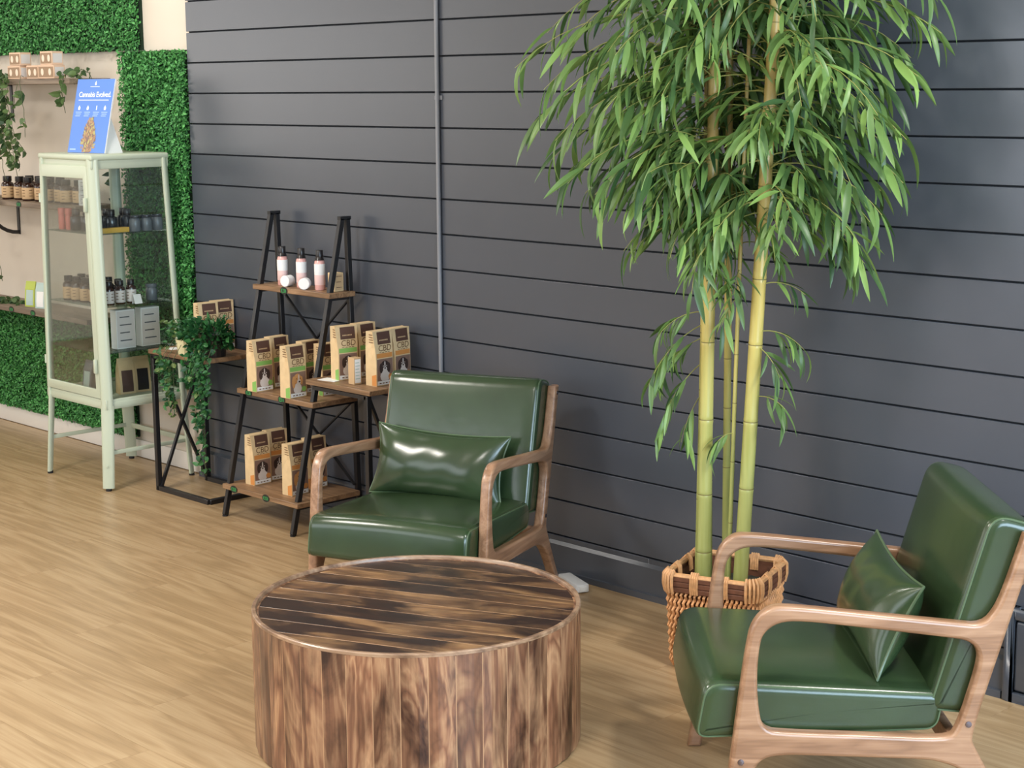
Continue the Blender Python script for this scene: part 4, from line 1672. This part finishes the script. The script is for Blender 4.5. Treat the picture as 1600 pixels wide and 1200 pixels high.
# ------------------------------------------------------------------ bottles
def bottle_proto(name, label, cat, r, h, body, cap, lab, group, neck=0.55, caph=0.2, lablo=0.1, labhi=0.62, lines=True):
    t = thing(name, label, cat, (0, 0, 0), 0, group)
    hs = h * (1 - caph)
    sh = hs * 0.82
    MB().lathe([(r * 0.92, 0), (r, 0.004), (r, sh), (r * 0.92, sh + (hs - sh) * 0.45), (r * neck, sh + (hs - sh) * 0.85), (r * neck, hs + 0.004)], 18).build('body', body, t, smooth=True)
    MB().lathe([(r * neck * 1.15, hs), (r * neck * 1.18, hs + 0.002), (r * neck * 1.15, h - 0.002), (r * neck * 1.05, h)], 16).build('cap', cap, t, smooth=True)
    if lab:
        l = MB().lathe([(r + 0.0004, h * lablo), (r + 0.0006, h * lablo + 0.0005), (r + 0.0006, h * labhi), (r + 0.0004, h * labhi + 0.0005)], 24).build('label_band', lab, t, smooth=True)
        if lines:
            p = MB()
            for ang in (-60, 10, 80, 200):
                for k in range(3):
                    z = h * (lablo + (labhi - lablo) * (0.25 + 0.25 * k))
                    vs = []
                    for j in range(4):
                        a = R(ang - 16 + 32 * j / 3)
                        for dz in (0, h * 0.03):
                            vs.append(((r + 0.0009) * math.cos(a), (r + 0.0009) * math.sin(a), z + dz))
                    p.add(vs, [(2 * j, 2 * j + 2, 2 * j + 3, 2 * j + 1) for j in range(3)])
            o = p.build('label_print', M['inkbrown'], l)
            o['kind'] = 'stuff'
    return t


def place(proto, spots, first_done=[]):
    """spots: (x, y, z, label); the first one moves the prototype itself"""
    for i, (x, y, z, lb) in enumerate(spots):
        if i == 0:
            proto.location = (x, y, z + 0.0005)
            proto['label'] = lb
        else:
            copy_tree(proto, (x, y, z + 0.0005), random.uniform(-0.3, 0.3), lb)


# pump-top shampoo bottles on the ladder
p = bottle_proto('shampoo_bottle', 'x', 'bottle', 0.0215, 0.163, M['pinkbody'], M['blackcap'], M['pinklabel'], 'pink bottles on the top ladder tier', 0.62, 0.20, 0.13, 0.64, False)
band = MB().lathe([(0.0223, 0.062), (0.0224, 0.0625), (0.0224, 0.1065), (0.0223, 0.107)], 24).build('white_label', M['paper'], p, smooth=True)
MB().lathe([(0.0206, 0.122), (0.0150, 0.136), (0.0140, 0.140)], 18).build('shoulder', M['blackcap'], p, smooth=True)
place(p, [(-5.660, 4.205, z1, 'left pink bottle with black cap on the top ladder tier'),
          (-5.530, 4.205, z1, 'middle pink bottle with black cap on the top ladder tier'),
          (-5.405, 4.203, z1, 'right pink bottle with black cap on the top ladder tier')])
# white round jars lying on their sides between them
for x, y, lb, rz in ((-5.600, 4.190, 'white round jar lying between the left and middle pink bottles', 15), (-5.468, 4.175, 'white round jar lying between the middle and right pink bottles', 40)):
    t = thing('white_jar', lb, 'jar', (x, y, z1 + 0.0242), R(rz))
    q = Matrix.Rotation(PI / 2, 4, 'X')
    MB().lathe([(0.021, -0.016), (0.023, -0.014), (0.023, 0.010), (0.022, 0.012)], 20, M=q).build('jar_body', M['white_plastic'], t, smooth=True)
    MB().lathe([(0.0235, 0.0121), (0.0236, 0.026), (0.0215, 0.028)], 20, M=q).build('lid', M['paper'], t, smooth=True)

# amber bottles on the middle wall shelf
p = bottle_proto('amber_bottle', 'x', 'bottle', 0.031, 0.118, M['amber'], M['blackcap'], M['label'], 'amber bottles', 0.62, 0.22, 0.08, 0.56)
sp = []
xs = [-7.955, -7.865, -7.745, -7.655, -7.555, -7.46, -7.37, -7.285]
nm = ['first', 'second', 'third', 'fourth', 'fifth', 'sixth', 'seventh', 'eighth']
for i, x in enumerate(xs):
    sp.append((x, 4.185 + 0.02 * (i % 2), 1.238, nm[i] + ' amber bottle from the left in the front row of the middle wall shelf'))
for i, x in enumerate([-7.91, -7.81, -7.70, -7.60]):
    sp.append((x, 4.285, 1.238, nm[i] + ' amber bottle from the left in the back row of the middle wall shelf'))
place(p, sp)
amber = p
# two white cartons stacked at the end of that shelf
carton('white_carton', 'lower white carton stacked at the right end of the middle wall shelf', (-7.215, 4.20, 1.2385), (0.05, 0.062, 0.060), R(-35), (M['paper'], M['wlabel'], M['greyjar']), 3)
carton('white_carton', 'upper white carton stacked at the right end of the middle wall shelf', (-7.215, 4.20, 1.2992), (0.05, 0.062, 0.060), R(-30), (M['paper'], M['wlabel'], M['greyjar']), 3)

# cabinet, first glass shelf
s1, s2, s3 = CAB_SHELF
p = bottle_proto('rose_tube', 'x', 'bottle', 0.0165, 0.098, M['rose'], M['rose'], None, 'rose tubes in the cabinet', 0.9, 0.3)
place(p, [(-6.945, 3.915, s1, 'left rose-coloured tube on the upper glass shelf of the cabinet'), (-6.900, 3.925, s1, 'right rose-coloured tube on the upper glass shelf of the cabinet')])
p = bottle_proto('dark_bottle', 'x', 'bottle', 0.028, 0.098, M['darkbottle'], M['blackcap'], None, 'dark bottles in the cabinet', 0.55, 0.28)
place(p, [(-6.835, 3.925, s1, 'dark bottle beside the rose tubes on the upper glass shelf'),
          (-6.760, 3.935, s1, 'second dark bottle behind the cabinet door on the upper shelf'),
          (-6.695, 3.930, s1, 'dark bottle nearest the door latch on the upper shelf'),
          (-6.80, 4.01, s1, 'dark bottle in the middle of the upper shelf, behind the front ones'),
          (-6.73, 4.02, s1, 'dark bottle behind the gold box, left one of the inner row'),
          (-6.66, 4.00, s1, 'dark bottle just behind the gold box on the upper shelf'),
          (-6.72, 4.10, s1, 'dark bottle deeper inside the upper shelf, left of the jars'),
          (-6.65, 4.075, s1, 'dark bottle beside the grey jars on the upper shelf')])
p = bottle_proto('grey_jar', 'x', 'jar', 0.026, 0.072, M['greyjar'], M['darkbottle'], None, 'grey jars in the cabinet', 0.85, 0.18)
place(p, [(-6.585, 4.075, s1, 'nearest of three grey jars along the right glass of the upper shelf'),
          (-6.585, 4.135, s1, 'middle of three grey jars along the right glass of the upper shelf'),
          (-6.590, 4.195, s1, 'farthest of three grey jars along the right glass of the upper shelf')])
t = thing('gold_box', 'flat gold carton at the edge of the upper glass shelf', 'box', (-6.592, 3.965, s1 + 0.0005))
MB().box((-0.018, -0.075, 0), (0.018, 0.075, 0.022)).build('box_body', M['gold'], t, bevel=0.001, seg=1)
MB().box((0.018, -0.070, 0.004), (0.0185, 0.070, 0.018)).build('label_strip', M['gold'], t)
# second glass shelf
sp = [(-6.845, 3.915, s2, 'amber bottle at the front left of the second glass shelf'),
      (-6.775, 3.920, s2, 'amber bottle in the middle front of the second glass shelf'),
      (-6.705, 3.925, s2, 'amber bottle at the front right of the second glass shelf'),
      (-6.86, 3.995, s2, 'amber bottle behind the front left one on the second shelf'),
      (-6.79, 4.00, s2, 'amber bottle behind the middle front one on the second shelf'),
      (-6.72, 4.005, s2, 'amber bottle behind the front right one on the second shelf'),
      (-6.912, 3.912, s2, 'amber bottle at the far left front of the second glass shelf'),
      (-6.93, 3.99, s2, 'amber bottle behind the far left front one on the second shelf')]
for i, (x, y, z, lb) in enumerate(sp):
    c = copy_tree(amber, (x, y, z + 0.0005), R(20 * i), lb)
    c.scale = (0.86, 0.86, 0.96)
p = bottle_proto('white_label_bottle', 'x', 'bottle', 0.0225, 0.108, M['amber'], M['blackcap'], M['wlabel'], 'white-labelled bottles in the cabinet', 0.62, 0.22, 0.08, 0.58)
place(p, [(-6.60, 3.935, s2, 'white-labelled bottle nearest the corner post on the second shelf'),
          (-6.60, 3.992, s2, 'second white-labelled bottle along the right glass of the second shelf'),
          (-6.60, 4.049, s2, 'third white-labelled bottle along the right glass of the second shelf'),
          (-6.66, 3.96, s2, 'white-labelled bottle of the inner row, nearer the door'),
          (-6.66, 4.02, s2, 'white-labelled bottle of the inner row, farther from the door')])
p = bottle_proto('clear_jar', 'clear grey jar alone at the far end of the second glass shelf', 'jar', 0.026, 0.075, M['greyjar'], M['greyjar'], None, None, 0.85, 0.2)
p.location = (-6.63, 4.175, s2 + 0.0005)
t = thing('price_card', 'little white tent card before the bottles on the second shelf', 'card', (-6.568, 4.055, s2 + 0.0005))
MB().add([(0.02, -0.02, 0), (0.02, 0.02, 0), (0.004, 0.02, 0.042), (0.004, -0.02, 0.042), (-0.004, -0.02, 0), (-0.004, 0.02, 0)], [(0, 1, 2, 3), (4, 3, 2, 5)]).build('card_fold', M['paper'], t)
t['category'] = 'card'
# cartons on the third shelf and pouches on the cabinet floor
carton('tall_carton', 'left tall white carton on the third glass shelf of the cabinet', (-6.635, 4.02, s3 + 0.0005), (0.05, 0.098, 0.178), R(0), (M['paper'], M['wlabel'], M['greyjar']), 4)
carton('tall_carton', 'right tall white carton on the third glass shelf of the cabinet', (-6.635, 4.150, s3 + 0.0005), (0.05, 0.098, 0.178), R(0), (M['paper'], M['wlabel'], M['greyjar']), 4)


def small_pouch(name, label, loc, rz, w_, d, h, mat, pmat, cat='bag'):
    t = thing(name, label, cat, loc, rz)
    rows = [(0, d / 2), (h * 0.25, d / 2), (h * 0.7, d / 3), (h * 0.92, 0.004), (h, 0.002)]
    vs, fs = [], []
    for z, q in rows:
        vs += [(-w_ / 2, -q, z), (w_ / 2, -q, z), (w_ / 2, q, z), (-w_ / 2, q, z)]
    for i in range(len(rows) - 1):
        for k in range(4):
            fs.append((i * 4 + k, i * 4 + (k + 1) % 4, i * 4 + 4 + (k + 1) % 4, i * 4 + 4 + k))
    fs += [(3, 2, 1, 0), tuple(range(len(rows) * 4 - 4, len(rows) * 4))]
    MB().add(vs, fs).build('pouch', mat, t)
    MB().add([(-w_ * 0.36, -d / 2 - 0.0008, h * 0.06), (w_ * 0.36, -d / 2 - 0.0008, h * 0.06), (w_ * 0.36, -d / 2 - 0.0008, h * 0.24), (w_ * 0.36, -d / 3 - 0.001, h * 0.66), (-w_ * 0.36, -d / 3 - 0.001, h * 0.66), (-w_ * 0.36, -d / 2 - 0.0008, h * 0.24)], [(0, 1, 2, 5), (5, 2, 3, 4)]).build('front_print', pmat, t)
    return t


small_pouch('kraft_pouch', 'kraft pouch with dark red panel on the cabinet floor', (-6.685, 4.05, 0.4025), R(80), 0.075, 0.06, 0.165, M['kraft'], M['brownprint'])
small_pouch('kraft_pouch', 'kraft pouch with black panel on the cabinet floor', (-6.685, 4.132, 0.4025), R(80), 0.075, 0.06, 0.165, M['kraft'], M['blackcap'])
small_pouch('kraft_pouch', 'kraft pouch seen through the door near the cabinet floor', (-6.72, 3.955, 0.4025), R(10), 0.05, 0.04, 0.15, M['kraft'], M['label'])
small_pouch('clear_pouch', 'greyish pouch seen through the door on the cabinet floor', (-6.83, 3.955, 0.4025), R(0), 0.07, 0.05, 0.15, M['greyjar'], M['mist'])
# pouches on the lowest wall shelf
small_pouch('lime_pouch', 'lime green standing pouch on the lowest wall shelf', (-7.795, 4.20, 0.6955), R(20), 0.062, 0.04, 0.13, M['lime'], M['mist'])
small_pouch('pale_pouch', 'pale blue-grey standing pouch on the lowest wall shelf', (-7.69, 4.20, 0.6955), R(20), 0.062, 0.04, 0.13, M['mist'], M['paper'])


# peach cartons on the top wall shelf
def peach_box(label, x, y, z, sx):
    t = thing('peach_carton', label, 'carton', (x, y, z + 0.0005), R(6), 'peach cartons on the top wall shelf')
    MB().box((-sx / 2, -0.032, 0), (sx / 2, 0.032, 0.064)).build('box', M['peach'], t, bevel=0.0012, seg=1)
    MB().box((-sx / 2 + 0.004, -0.0326, 0.006), (sx / 2 - 0.004, -0.032, 0.056)).build('front_print', M['peachface'], t)
    for cx in (-sx * 0.24, sx * 0.24):
        MB().poly([(cx + 0.011 * math.cos(2 * PI * k / 14), -0.0330, 0.031 + 0.017 * math.sin(2 * PI * k / 14)) for k in range(14)]).build('window_print', M['peachwin'], t)
    MB().box((sx / 2, -0.026, 0.010), (sx / 2 + 0.0006, 0.026, 0.054)).build('side_label', M['wlabel'], t)
    return t


zt = 1.842
peach_box('bottom left peach carton on the top wall shelf, another on its lid', -7.70, 4.150, zt, 0.105)
peach_box('upper left peach carton stacked on the top wall shelf', -7.685, 4.150, zt + 0.0646, 0.090)
peach_box('single peach carton between the two stacks on the top wall shelf', -7.545, 4.165, zt, 0.095)
peach_box('bottom right peach carton on the top wall shelf, another on its lid', -7.385, 4.150, zt, 0.125)
peach_box('upper right peach carton stacked on the top wall shelf', -7.380, 4.150, zt + 0.0646, 0.095)


# ------------------------------------------------------------------ blue sign on the cabinet
def sign():
    t = thing('counter_sign', 'blue easel sign with white lettering on top of the glass cabinet', 'sign', (-6.775, 3.975, 1.5055), R(8))
    W_, Hh, lean = 0.262, 0.338, R(14)
    q = Matrix.Rotation(-lean, 4, 'X')       # tips the top backwards (+y)
    q = Matrix.Translation((0, -0.02, 0.001)) @ q
    MB().box((-W_ / 2, 0, 0), (W_ / 2, 0.006, Hh), q).build('board', M['paper'], t)
    face = MB().add([q @ Vector(p) for p in ((-W_ / 2, -0.0005, 0), (W_ / 2 - 0.002, -0.0005, 0), (W_ / 2 - 0.002, -0.0005, Hh), (-W_ / 2, -0.0005, Hh))], [(0, 1, 2, 3)]).build('printed_face', M['blue'], t)
    MB().add([q @ Vector((0.10, 0.007, 0.20)), q @ Vector((0.06, 0.007, 0.20)), Vector((0.05, 0.085, 0)), Vector((0.128, 0.085, 0)), q @ Vector((0.125, 0.007, 0.0)), ], [(0, 1, 2, 3), (0, 3, 4)]).build('easel_back', M['paper'], t)
    base = q @ Matrix.Translation((0, -0.0012, 0)) @ Matrix.Rotation(PI / 2, 4, 'X')
    put_text(text_mesh('Cannabis Evolved.', 0.034, offset=0.0004, space=0.92), M['bluetext'], face, base @ Matrix.Translation((0.005, 0.266, 0)))
    g = MB()

    def rect(x0, z0, x1, z1, off=-0.0013):
        g.add([q @ Vector(p) for p in ((x0, off, z0), (x1, off, z0), (x1, off, z1), (x0, off, z1))], [(0, 1, 2, 3)])
    rect(-0.105, 0.2400, 0.105, 0.2430)
    rect(-0.035, 0.3020, 0.030, 0.3040)
    # drop emblem
    g.add([q @ Vector((x, -0.0013, 0.316 + z)) for x, z in ((0, 0.014), (0.006, 0.002), (0.0055, -0.004), (0, -0.007), (-0.0055, -0.004), (-0.006, 0.002))], [(0, 1, 2, 3, 4, 5)])
    for k, x in enumerate((-0.092, -0.032, 0.030, 0.088)):
        if k == 2:
            rect(x - 0.003, 0.196, x + 0.003, 0.216)
        else:
            g.add([q @ Vector((x + a, -0.0013, 0.206 + b)) for a, b in ((0, 0.012), (0.008, 0), (0.006, -0.010), (-0.006, -0.010), (-0.008, 0))], [(0, 1, 2, 3, 4)])
    o = g.build('icons', M['bluetext'], face)
    o['kind'] = 'stuff'
    g = MB()
    for x in (-0.092, -0.032, 0.030, 0.088):
        for j in range(3):
            rect(x - 0.021 + 0.003 * (j % 2), 0.184 - 0.0085 * j, x + 0.021 - 0.004 * j, 0.1875 - 0.0085 * j)
    rect(-0.118, 0.012, -0.075, 0.018)
    o = g.build('small_print', M['palebluetext'], face)
    o['kind'] = 'stuff'
    # printed flower bud: overlapping small scales
    rnd = random.Random(4)
    b = MB()
    b.k = 1
    b.poly([q @ Vector((x + 0.004, -0.0008, z)) for x, z in ((-0.020, 0.001), (0.018, 0.001), (0.028, 0.03), (0.040, 0.06), (0.030, 0.10), (0.012, 0.14), (0.0, 0.160), (-0.012, 0.14), (-0.030, 0.10), (-0.040, 0.06), (-0.028, 0.03))])
    for i in range(230):
        z = 0.004 + 0.152 * (i / 230) ** 1.05
        f = z / 0.156
        half = 0.006 + 0.040 * math.sin(PI * min(1, (1 - f) * 0.62 + 0.04)) ** 0.9
        if f < 0.12:
            half *= 0.75
        x = 0.004 + rnd.uniform(-1, 1) * half
        a = rnd.uniform(-0.7, 0.7) - x * 14
        L, wv = rnd.uniform(0.009, 0.016), rnd.uniform(0.003, 0.006)
        d = Vector((math.sin(-a), math.cos(a)))
        n = Vector((d.y, -d.x))
        p0 = Vector((x, z))
        b.k = rnd.choice((0, 0, 1, 1, 2))
        off = -0.0010 - 0.000004 * i
        b.poly([q @ Vector((p.x, off, max(0.002, p.y))) for p in (p0 - d * L * 0.5, p0 + n * wv, p0 + d * L, p0 - n * wv)])
    o = b.build('bud_picture', [M['bud1'], M['bud2'], M['bud3']], face)
    o['kind'] = 'stuff'


sign()


# ------------------------------------------------------------------ vines and ivy
def heart(L, wd, cup=0.15):
    vs = [(0, 0, 0), (L * 0.25, wd * 0.5, cup * L), (L * 0.6, wd * 0.38, cup * L * 0.6), (L, 0, -0.12 * L), (L * 0.6, -wd * 0.38, cup * L * 0.6), (L * 0.25, -wd * 0.5, cup * L), (L * 0.45, 0, 0), (-L * 0.08, wd * 0.28, cup * L * 0.5), (-L * 0.08, -wd * 0.28, cup * L * 0.5)]
    fs = [(0, 7, 1, 6), (1, 2, 6), (2, 3, 6), (3, 4, 6), (4, 5, 6), (5, 8, 0, 6)]
    return vs, fs


HV = [heart(0.042, 0.034), heart(0.036, 0.031, 0.25), heart(0.048, 0.033, 0.05)]
HM = []
for i, (vs, fs) in enumerate(HV):
    me = bpy.data.meshes.new('leaf')
    me.from_pydata(vs, [], fs)
    me.materials.append(M['vine'])
    HM.append(me)


def leaf_matrix(p, d, rnd, roll=1.0):
    d = Vector(d).normalized()
    s = d.cross(Vector((rnd.uniform(-1, 1), rnd.uniform(-1, 1), rnd.uniform(-0.4, 0.4))))
    if s.length < 0.05:
        s = d.cross(Vector((1, 0, 0.3)))
    s.normalize()
    n = d.cross(s)
    return Matrix.Translation(p) @ Matrix((d, s, n)).transposed().to_4x4()


def vine(label, strands, seed, dens=34, leafs=True):
    """strands: polylines in world coordinates"""
    rnd = random.Random(seed)
    o0 = Vector(strands[0][0])
    t = thing('hanging_vine', label, 'vine', o0)
    st = MB()
    for s in strands:
        pts = [Vector(p) - o0 for p in s]
        fine = []
        for a, b in zip(pts, pts[1:]):
            n = max(2, int((b - a).length / 0.03))
            for k in range(n):
                fine.append(a.lerp(b, k / n) + Vector((rnd.uniform(-1, 1), rnd.uniform(-0.6, 0.6), 0)) * 0.006)
        fine.append(pts[-1])
        st.tube(fine, 0.0016, 5)
        ln = sum((b - a).length for a, b in zip(fine, fine[1:]))
        for i in range(int(ln * dens)):
            k = min(len(fine) - 2, int(rnd.random() * (len(fine) - 1)))
            p = fine[k].lerp(fine[k + 1], rnd.random())
            d = Vector((rnd.uniform(-1, 1), rnd.uniform(-1.0, 0.15), rnd.uniform(-1.1, 0.3)))
            L = bpy.data.objects.new('leaf', rnd.choice(HM))
            COL.objects.link(L)
            L.parent = t
            sc = rnd.uniform(0.75, 1.2)
            L.matrix_local = leaf_matrix(p + d.normalized() * 0.008, d, rnd) @ Matrix.Scale(sc, 4)
    o = st.build('stem', M['stemgreen'], t, smooth=True)
    o['kind'] = 'stuff'
    return t


yf = CREAM - 0.235
vine('thick bunch of trailing vine hanging at the left under the top wall shelf', [
    [(-7.845, 4.16, 1.855), (-7.835, yf, 1.862), (-7.835, yf - 0.012, 1.80), (-7.815, yf, 1.62), (-7.805, yf + 0.02, 1.44)],
    [(-7.795, 4.16, 1.855), (-7.785, yf, 1.862), (-7.775, yf - 0.012, 1.78), (-7.755, yf, 1.58), (-7.755, yf + 0.03, 1.36)],
    [(-7.745, 4.18, 1.855), (-7.735, yf, 1.862), (-7.745, yf - 0.012, 1.74), (-7.695, yf, 1.54), (-7.705, yf + 0.02, 1.42)],
    [(-7.895, 4.18, 1.855), (-7.885, yf, 1.862), (-7.885, yf - 0.012, 1.70), (-7.865, yf, 1.5), (-7.855, yf + 0.02, 1.34)],
    [(-7.775, yf - 0.014, 1.66), (-7.715, yf - 0.02, 1.60), (-7.625, yf - 0.02, 1.53), (-7.595, yf, 1.48)],
    [(-7.815, yf - 0.014, 1.62), (-7.755, yf - 0.02, 1.52), (-7.695, yf - 0.02, 1.43)]], 3, 64)
vine('slim vine strand hanging from the middle of the top wall shelf', [
    [(-7.62, 4.125, 1.852), (-7.615, yf, 1.86), (-7.60, yf - 0.012, 1.79), (-7.59, yf, 1.66), (-7.60, yf, 1.56)],
    [(-7.62, yf - 0.012, 1.82), (-7.66, yf - 0.015, 1.75), (-7.665, yf - 0.01, 1.70)]], 5, 26)
vine('vine trailing along and off the right end of the top wall shelf', [
    [(-7.31, 4.20, 1.858), (-7.25, 4.18, 1.875), (-7.19, 4.17, 1.870), (-7.155, 4.19, 1.83), (-7.13, 4.25, 1.70), (-7.10, 4.28, 1.5), (-7.09, 4.29, 1.25), (-7.08, 4.29, 1.02)],
    [(-7.29, 4.22, 1.86), (-7.22, 4.22, 1.885), (-7.165, 4.23, 1.865), (-7.15, 4.26, 1.72), (-7.14, 4.28, 1.55)],
    [(-7.27, 4.15, 1.855), (-7.22, 4.11, 1.86), (-7.20, yf - 0.012, 1.78), (-7.20, yf, 1.68)]], 8, 44)
vine('thin vine strand hanging at the left under the middle wall shelf', [
    [(-7.97, 4.16, 1.248), (-7.965, yf, 1.255), (-7.962, yf - 0.012, 1.18), (-7.955, yf, 1.0), (-7.96, yf + 0.02, 0.82)],
    [(-8.02, yf - 0.012, 1.22), (-8.03, yf - 0.01, 1.1), (-8.03, yf, 0.95)]], 11, 30)
vine('heap of vine leaves lying at the left on the lowest wall shelf', [
    [(-8.10, 4.19, 0.705), (-8.02, 4.17, 0.715), (-7.95, 4.20, 0.712), (-7.88, 4.18, 0.705)],
    [(-8.08, 4.22, 0.705), (-8.0, 4.20, 0.72), (-7.93, 4.23, 0.71), (-7.86, 4.22, 0.705)]], 13, 60)
vine('sprays of vine lying behind the peach cartons on the top wall shelf', [
    [(-8.0, 4.26, 1.85), (-7.9, 4.25, 1.875), (-7.8, 4.26, 1.87), (-7.66, 4.27, 1.86), (-7.5, 4.26, 1.89), (-7.42, 4.25, 1.87)],
    [(-7.92, 4.15, 1.848), (-7.85, 4.12, 1.87), (-7.79, 4.14, 1.855)]], 17, 40)


def ivy():
    rnd = random.Random(9)
    C = Vector((-6.055, 4.075, TT))
    t = thing('potted_ivy', 'bushy dark green ivy trailing over the front of the left side table', 'potted plant', C)
    # pot: faceted cream cup
    MB().lathe([(0.034, 0.0005), (0.042, 0.055), (0.045, 0.068), (0.041, 0.068), (0.037, 0.05)], 8, c=(-0.10, -0.038, 0)).build('pot', M['creampot'], t)
    MB().lathe([(0.05, 0.0005), (0.062, 0.085), (0.066, 0.10), (0.06, 0.10), (0.055, 0.08)], 16, c=(0.03, 0.02, 0)).build('pot', M['blackcap'], t)
    lv, pale, st = MB(), MB(), MB()

    def leaf(b, p, d, sc):
        if -0.165 < p.x < 0.0 and p.y < -0.005 and -0.015 < p.z < 0.08:
            return
        vs, fs = HV[rnd.randrange(3)]
        mt = leaf_matrix(p, d, rnd) @ Matrix.Scale(sc * 0.82, 4)
        b.add([mt @ Vector(v) for v in vs], fs)
    # main mound
    for i in range(620):
        a, b_ = rnd.uniform(0, 2 * PI), rnd.uniform(-0.5, 1)
        r = rnd.uniform(0.6, 1.0)
        p = Vector((0.02 + 0.145 * r * math.cos(a) * math.sqrt(max(0, 1 - b_ * b_ * 0.7)), -0.01 + 0.095 * r * math.sin(a), 0.085 + 0.085 * b_ * r))
        if p.y > 0.09:
            continue
        if p.z < 0.012:
            p.z = 0.012 + rnd.random() * 0.02
        d = (p - Vector((0.02, 0.02, 0.06))).normalized() + Vector((rnd.uniform(-.5, .5), -0.4, rnd.uniform(-0.8, 0.3)))
        leaf(lv, p, d, rnd.uniform(0.5, 0.9))
    # trailing runners: (points, n, pale share)
    runs = [([(0.08, -0.07, 0.08), (0.11, -0.105, 0.0), (0.115, -0.108, -0.16), (0.12, -0.104, -0.36)], 170, 0.05),
            ([(0.13, -0.05, 0.08), (0.15, -0.10, 0.0), (0.15, -0.10, -0.12), (0.145, -0.10, -0.24)], 120, 0.05),
            ([(0.03, -0.08, 0.06), (0.04, -0.11, -0.01), (0.05, -0.108, -0.09)], 60, 0.1),
            ([(0.10, -0.09, -0.1), (0.09, -0.10, -0.2), (0.10, -0.10, -0.28), (0.11, -0.1, -0.50)], 70, 0.3),
            ([(-0.10, -0.06, 0.08), (-0.13, -0.108, 0.0), (-0.135, -0.108, -0.10), (-0.13, -0.104, -0.22)], 110, 0.35),
            ([(-0.16, -0.05, 0.07), (-0.17, -0.108, 0.0), (-0.17, -0.108, -0.07)], 60, 0.4),
            ([(-0.07, -0.08, 0.05), (-0.10, -0.108, -0.02), (-0.10, -0.108, -0.14), (-0.11, -0.104, -0.26)], 80, 0.3)]
    for pts, n, ps in runs:
        P = [Vector(p) for p in pts]
        fine = []
        for a, b_ in zip(P, P[1:]):
            for k in range(6):
                fine.append(a.lerp(b_, k / 6))
        fine.append(P[-1])
        st.tube(fine, 0.0014, 5)
        for i in range(n):
            k = rnd.randrange(len(fine) - 1)
            f = k / len(fine)
            sp = 0.045 * (1 - 0.6 * f)
            p = fine[k].lerp(fine[k + 1], rnd.random()) + Vector((rnd.gauss(0, 0.5) * sp, rnd.uniform(-0.03, 0.008), rnd.uniform(-0.01, 0.01)))
            if p.z < 0.01 and p.y > -0.088:
                p.y = -0.092 - rnd.random() * 0.02
            leaf(pale if rnd.random() < ps else lv, p, (rnd.uniform(-0.8, 0.8), rnd.uniform(-0.8, 0), rnd.uniform(-1, 0.2)), rnd.uniform(0.45, 0.85))
    # sprays on the left with paler leaves
    for i in range(110):
        p = Vector((rnd.uniform(-0.20, -0.04), rnd.uniform(-0.085, 0.03), rnd.uniform(0.06, 0.15)))
        leaf(pale if rnd.random() < 0.25 else lv, p, (rnd.uniform(-1, 0.2), -0.5, rnd.uniform(-0.4, 0.7)), rnd.uniform(0.45, 0.8))
    for b, m_, nm_ in ((lv, M['ivy'], 'foliage'), (pale, M['ivy_pale'], 'pale_foliage'), (st, M['stemgreen'], 'stems')):
        o = b.build(nm_, m_, t)
        o['kind'] = 'stuff'


ivy()
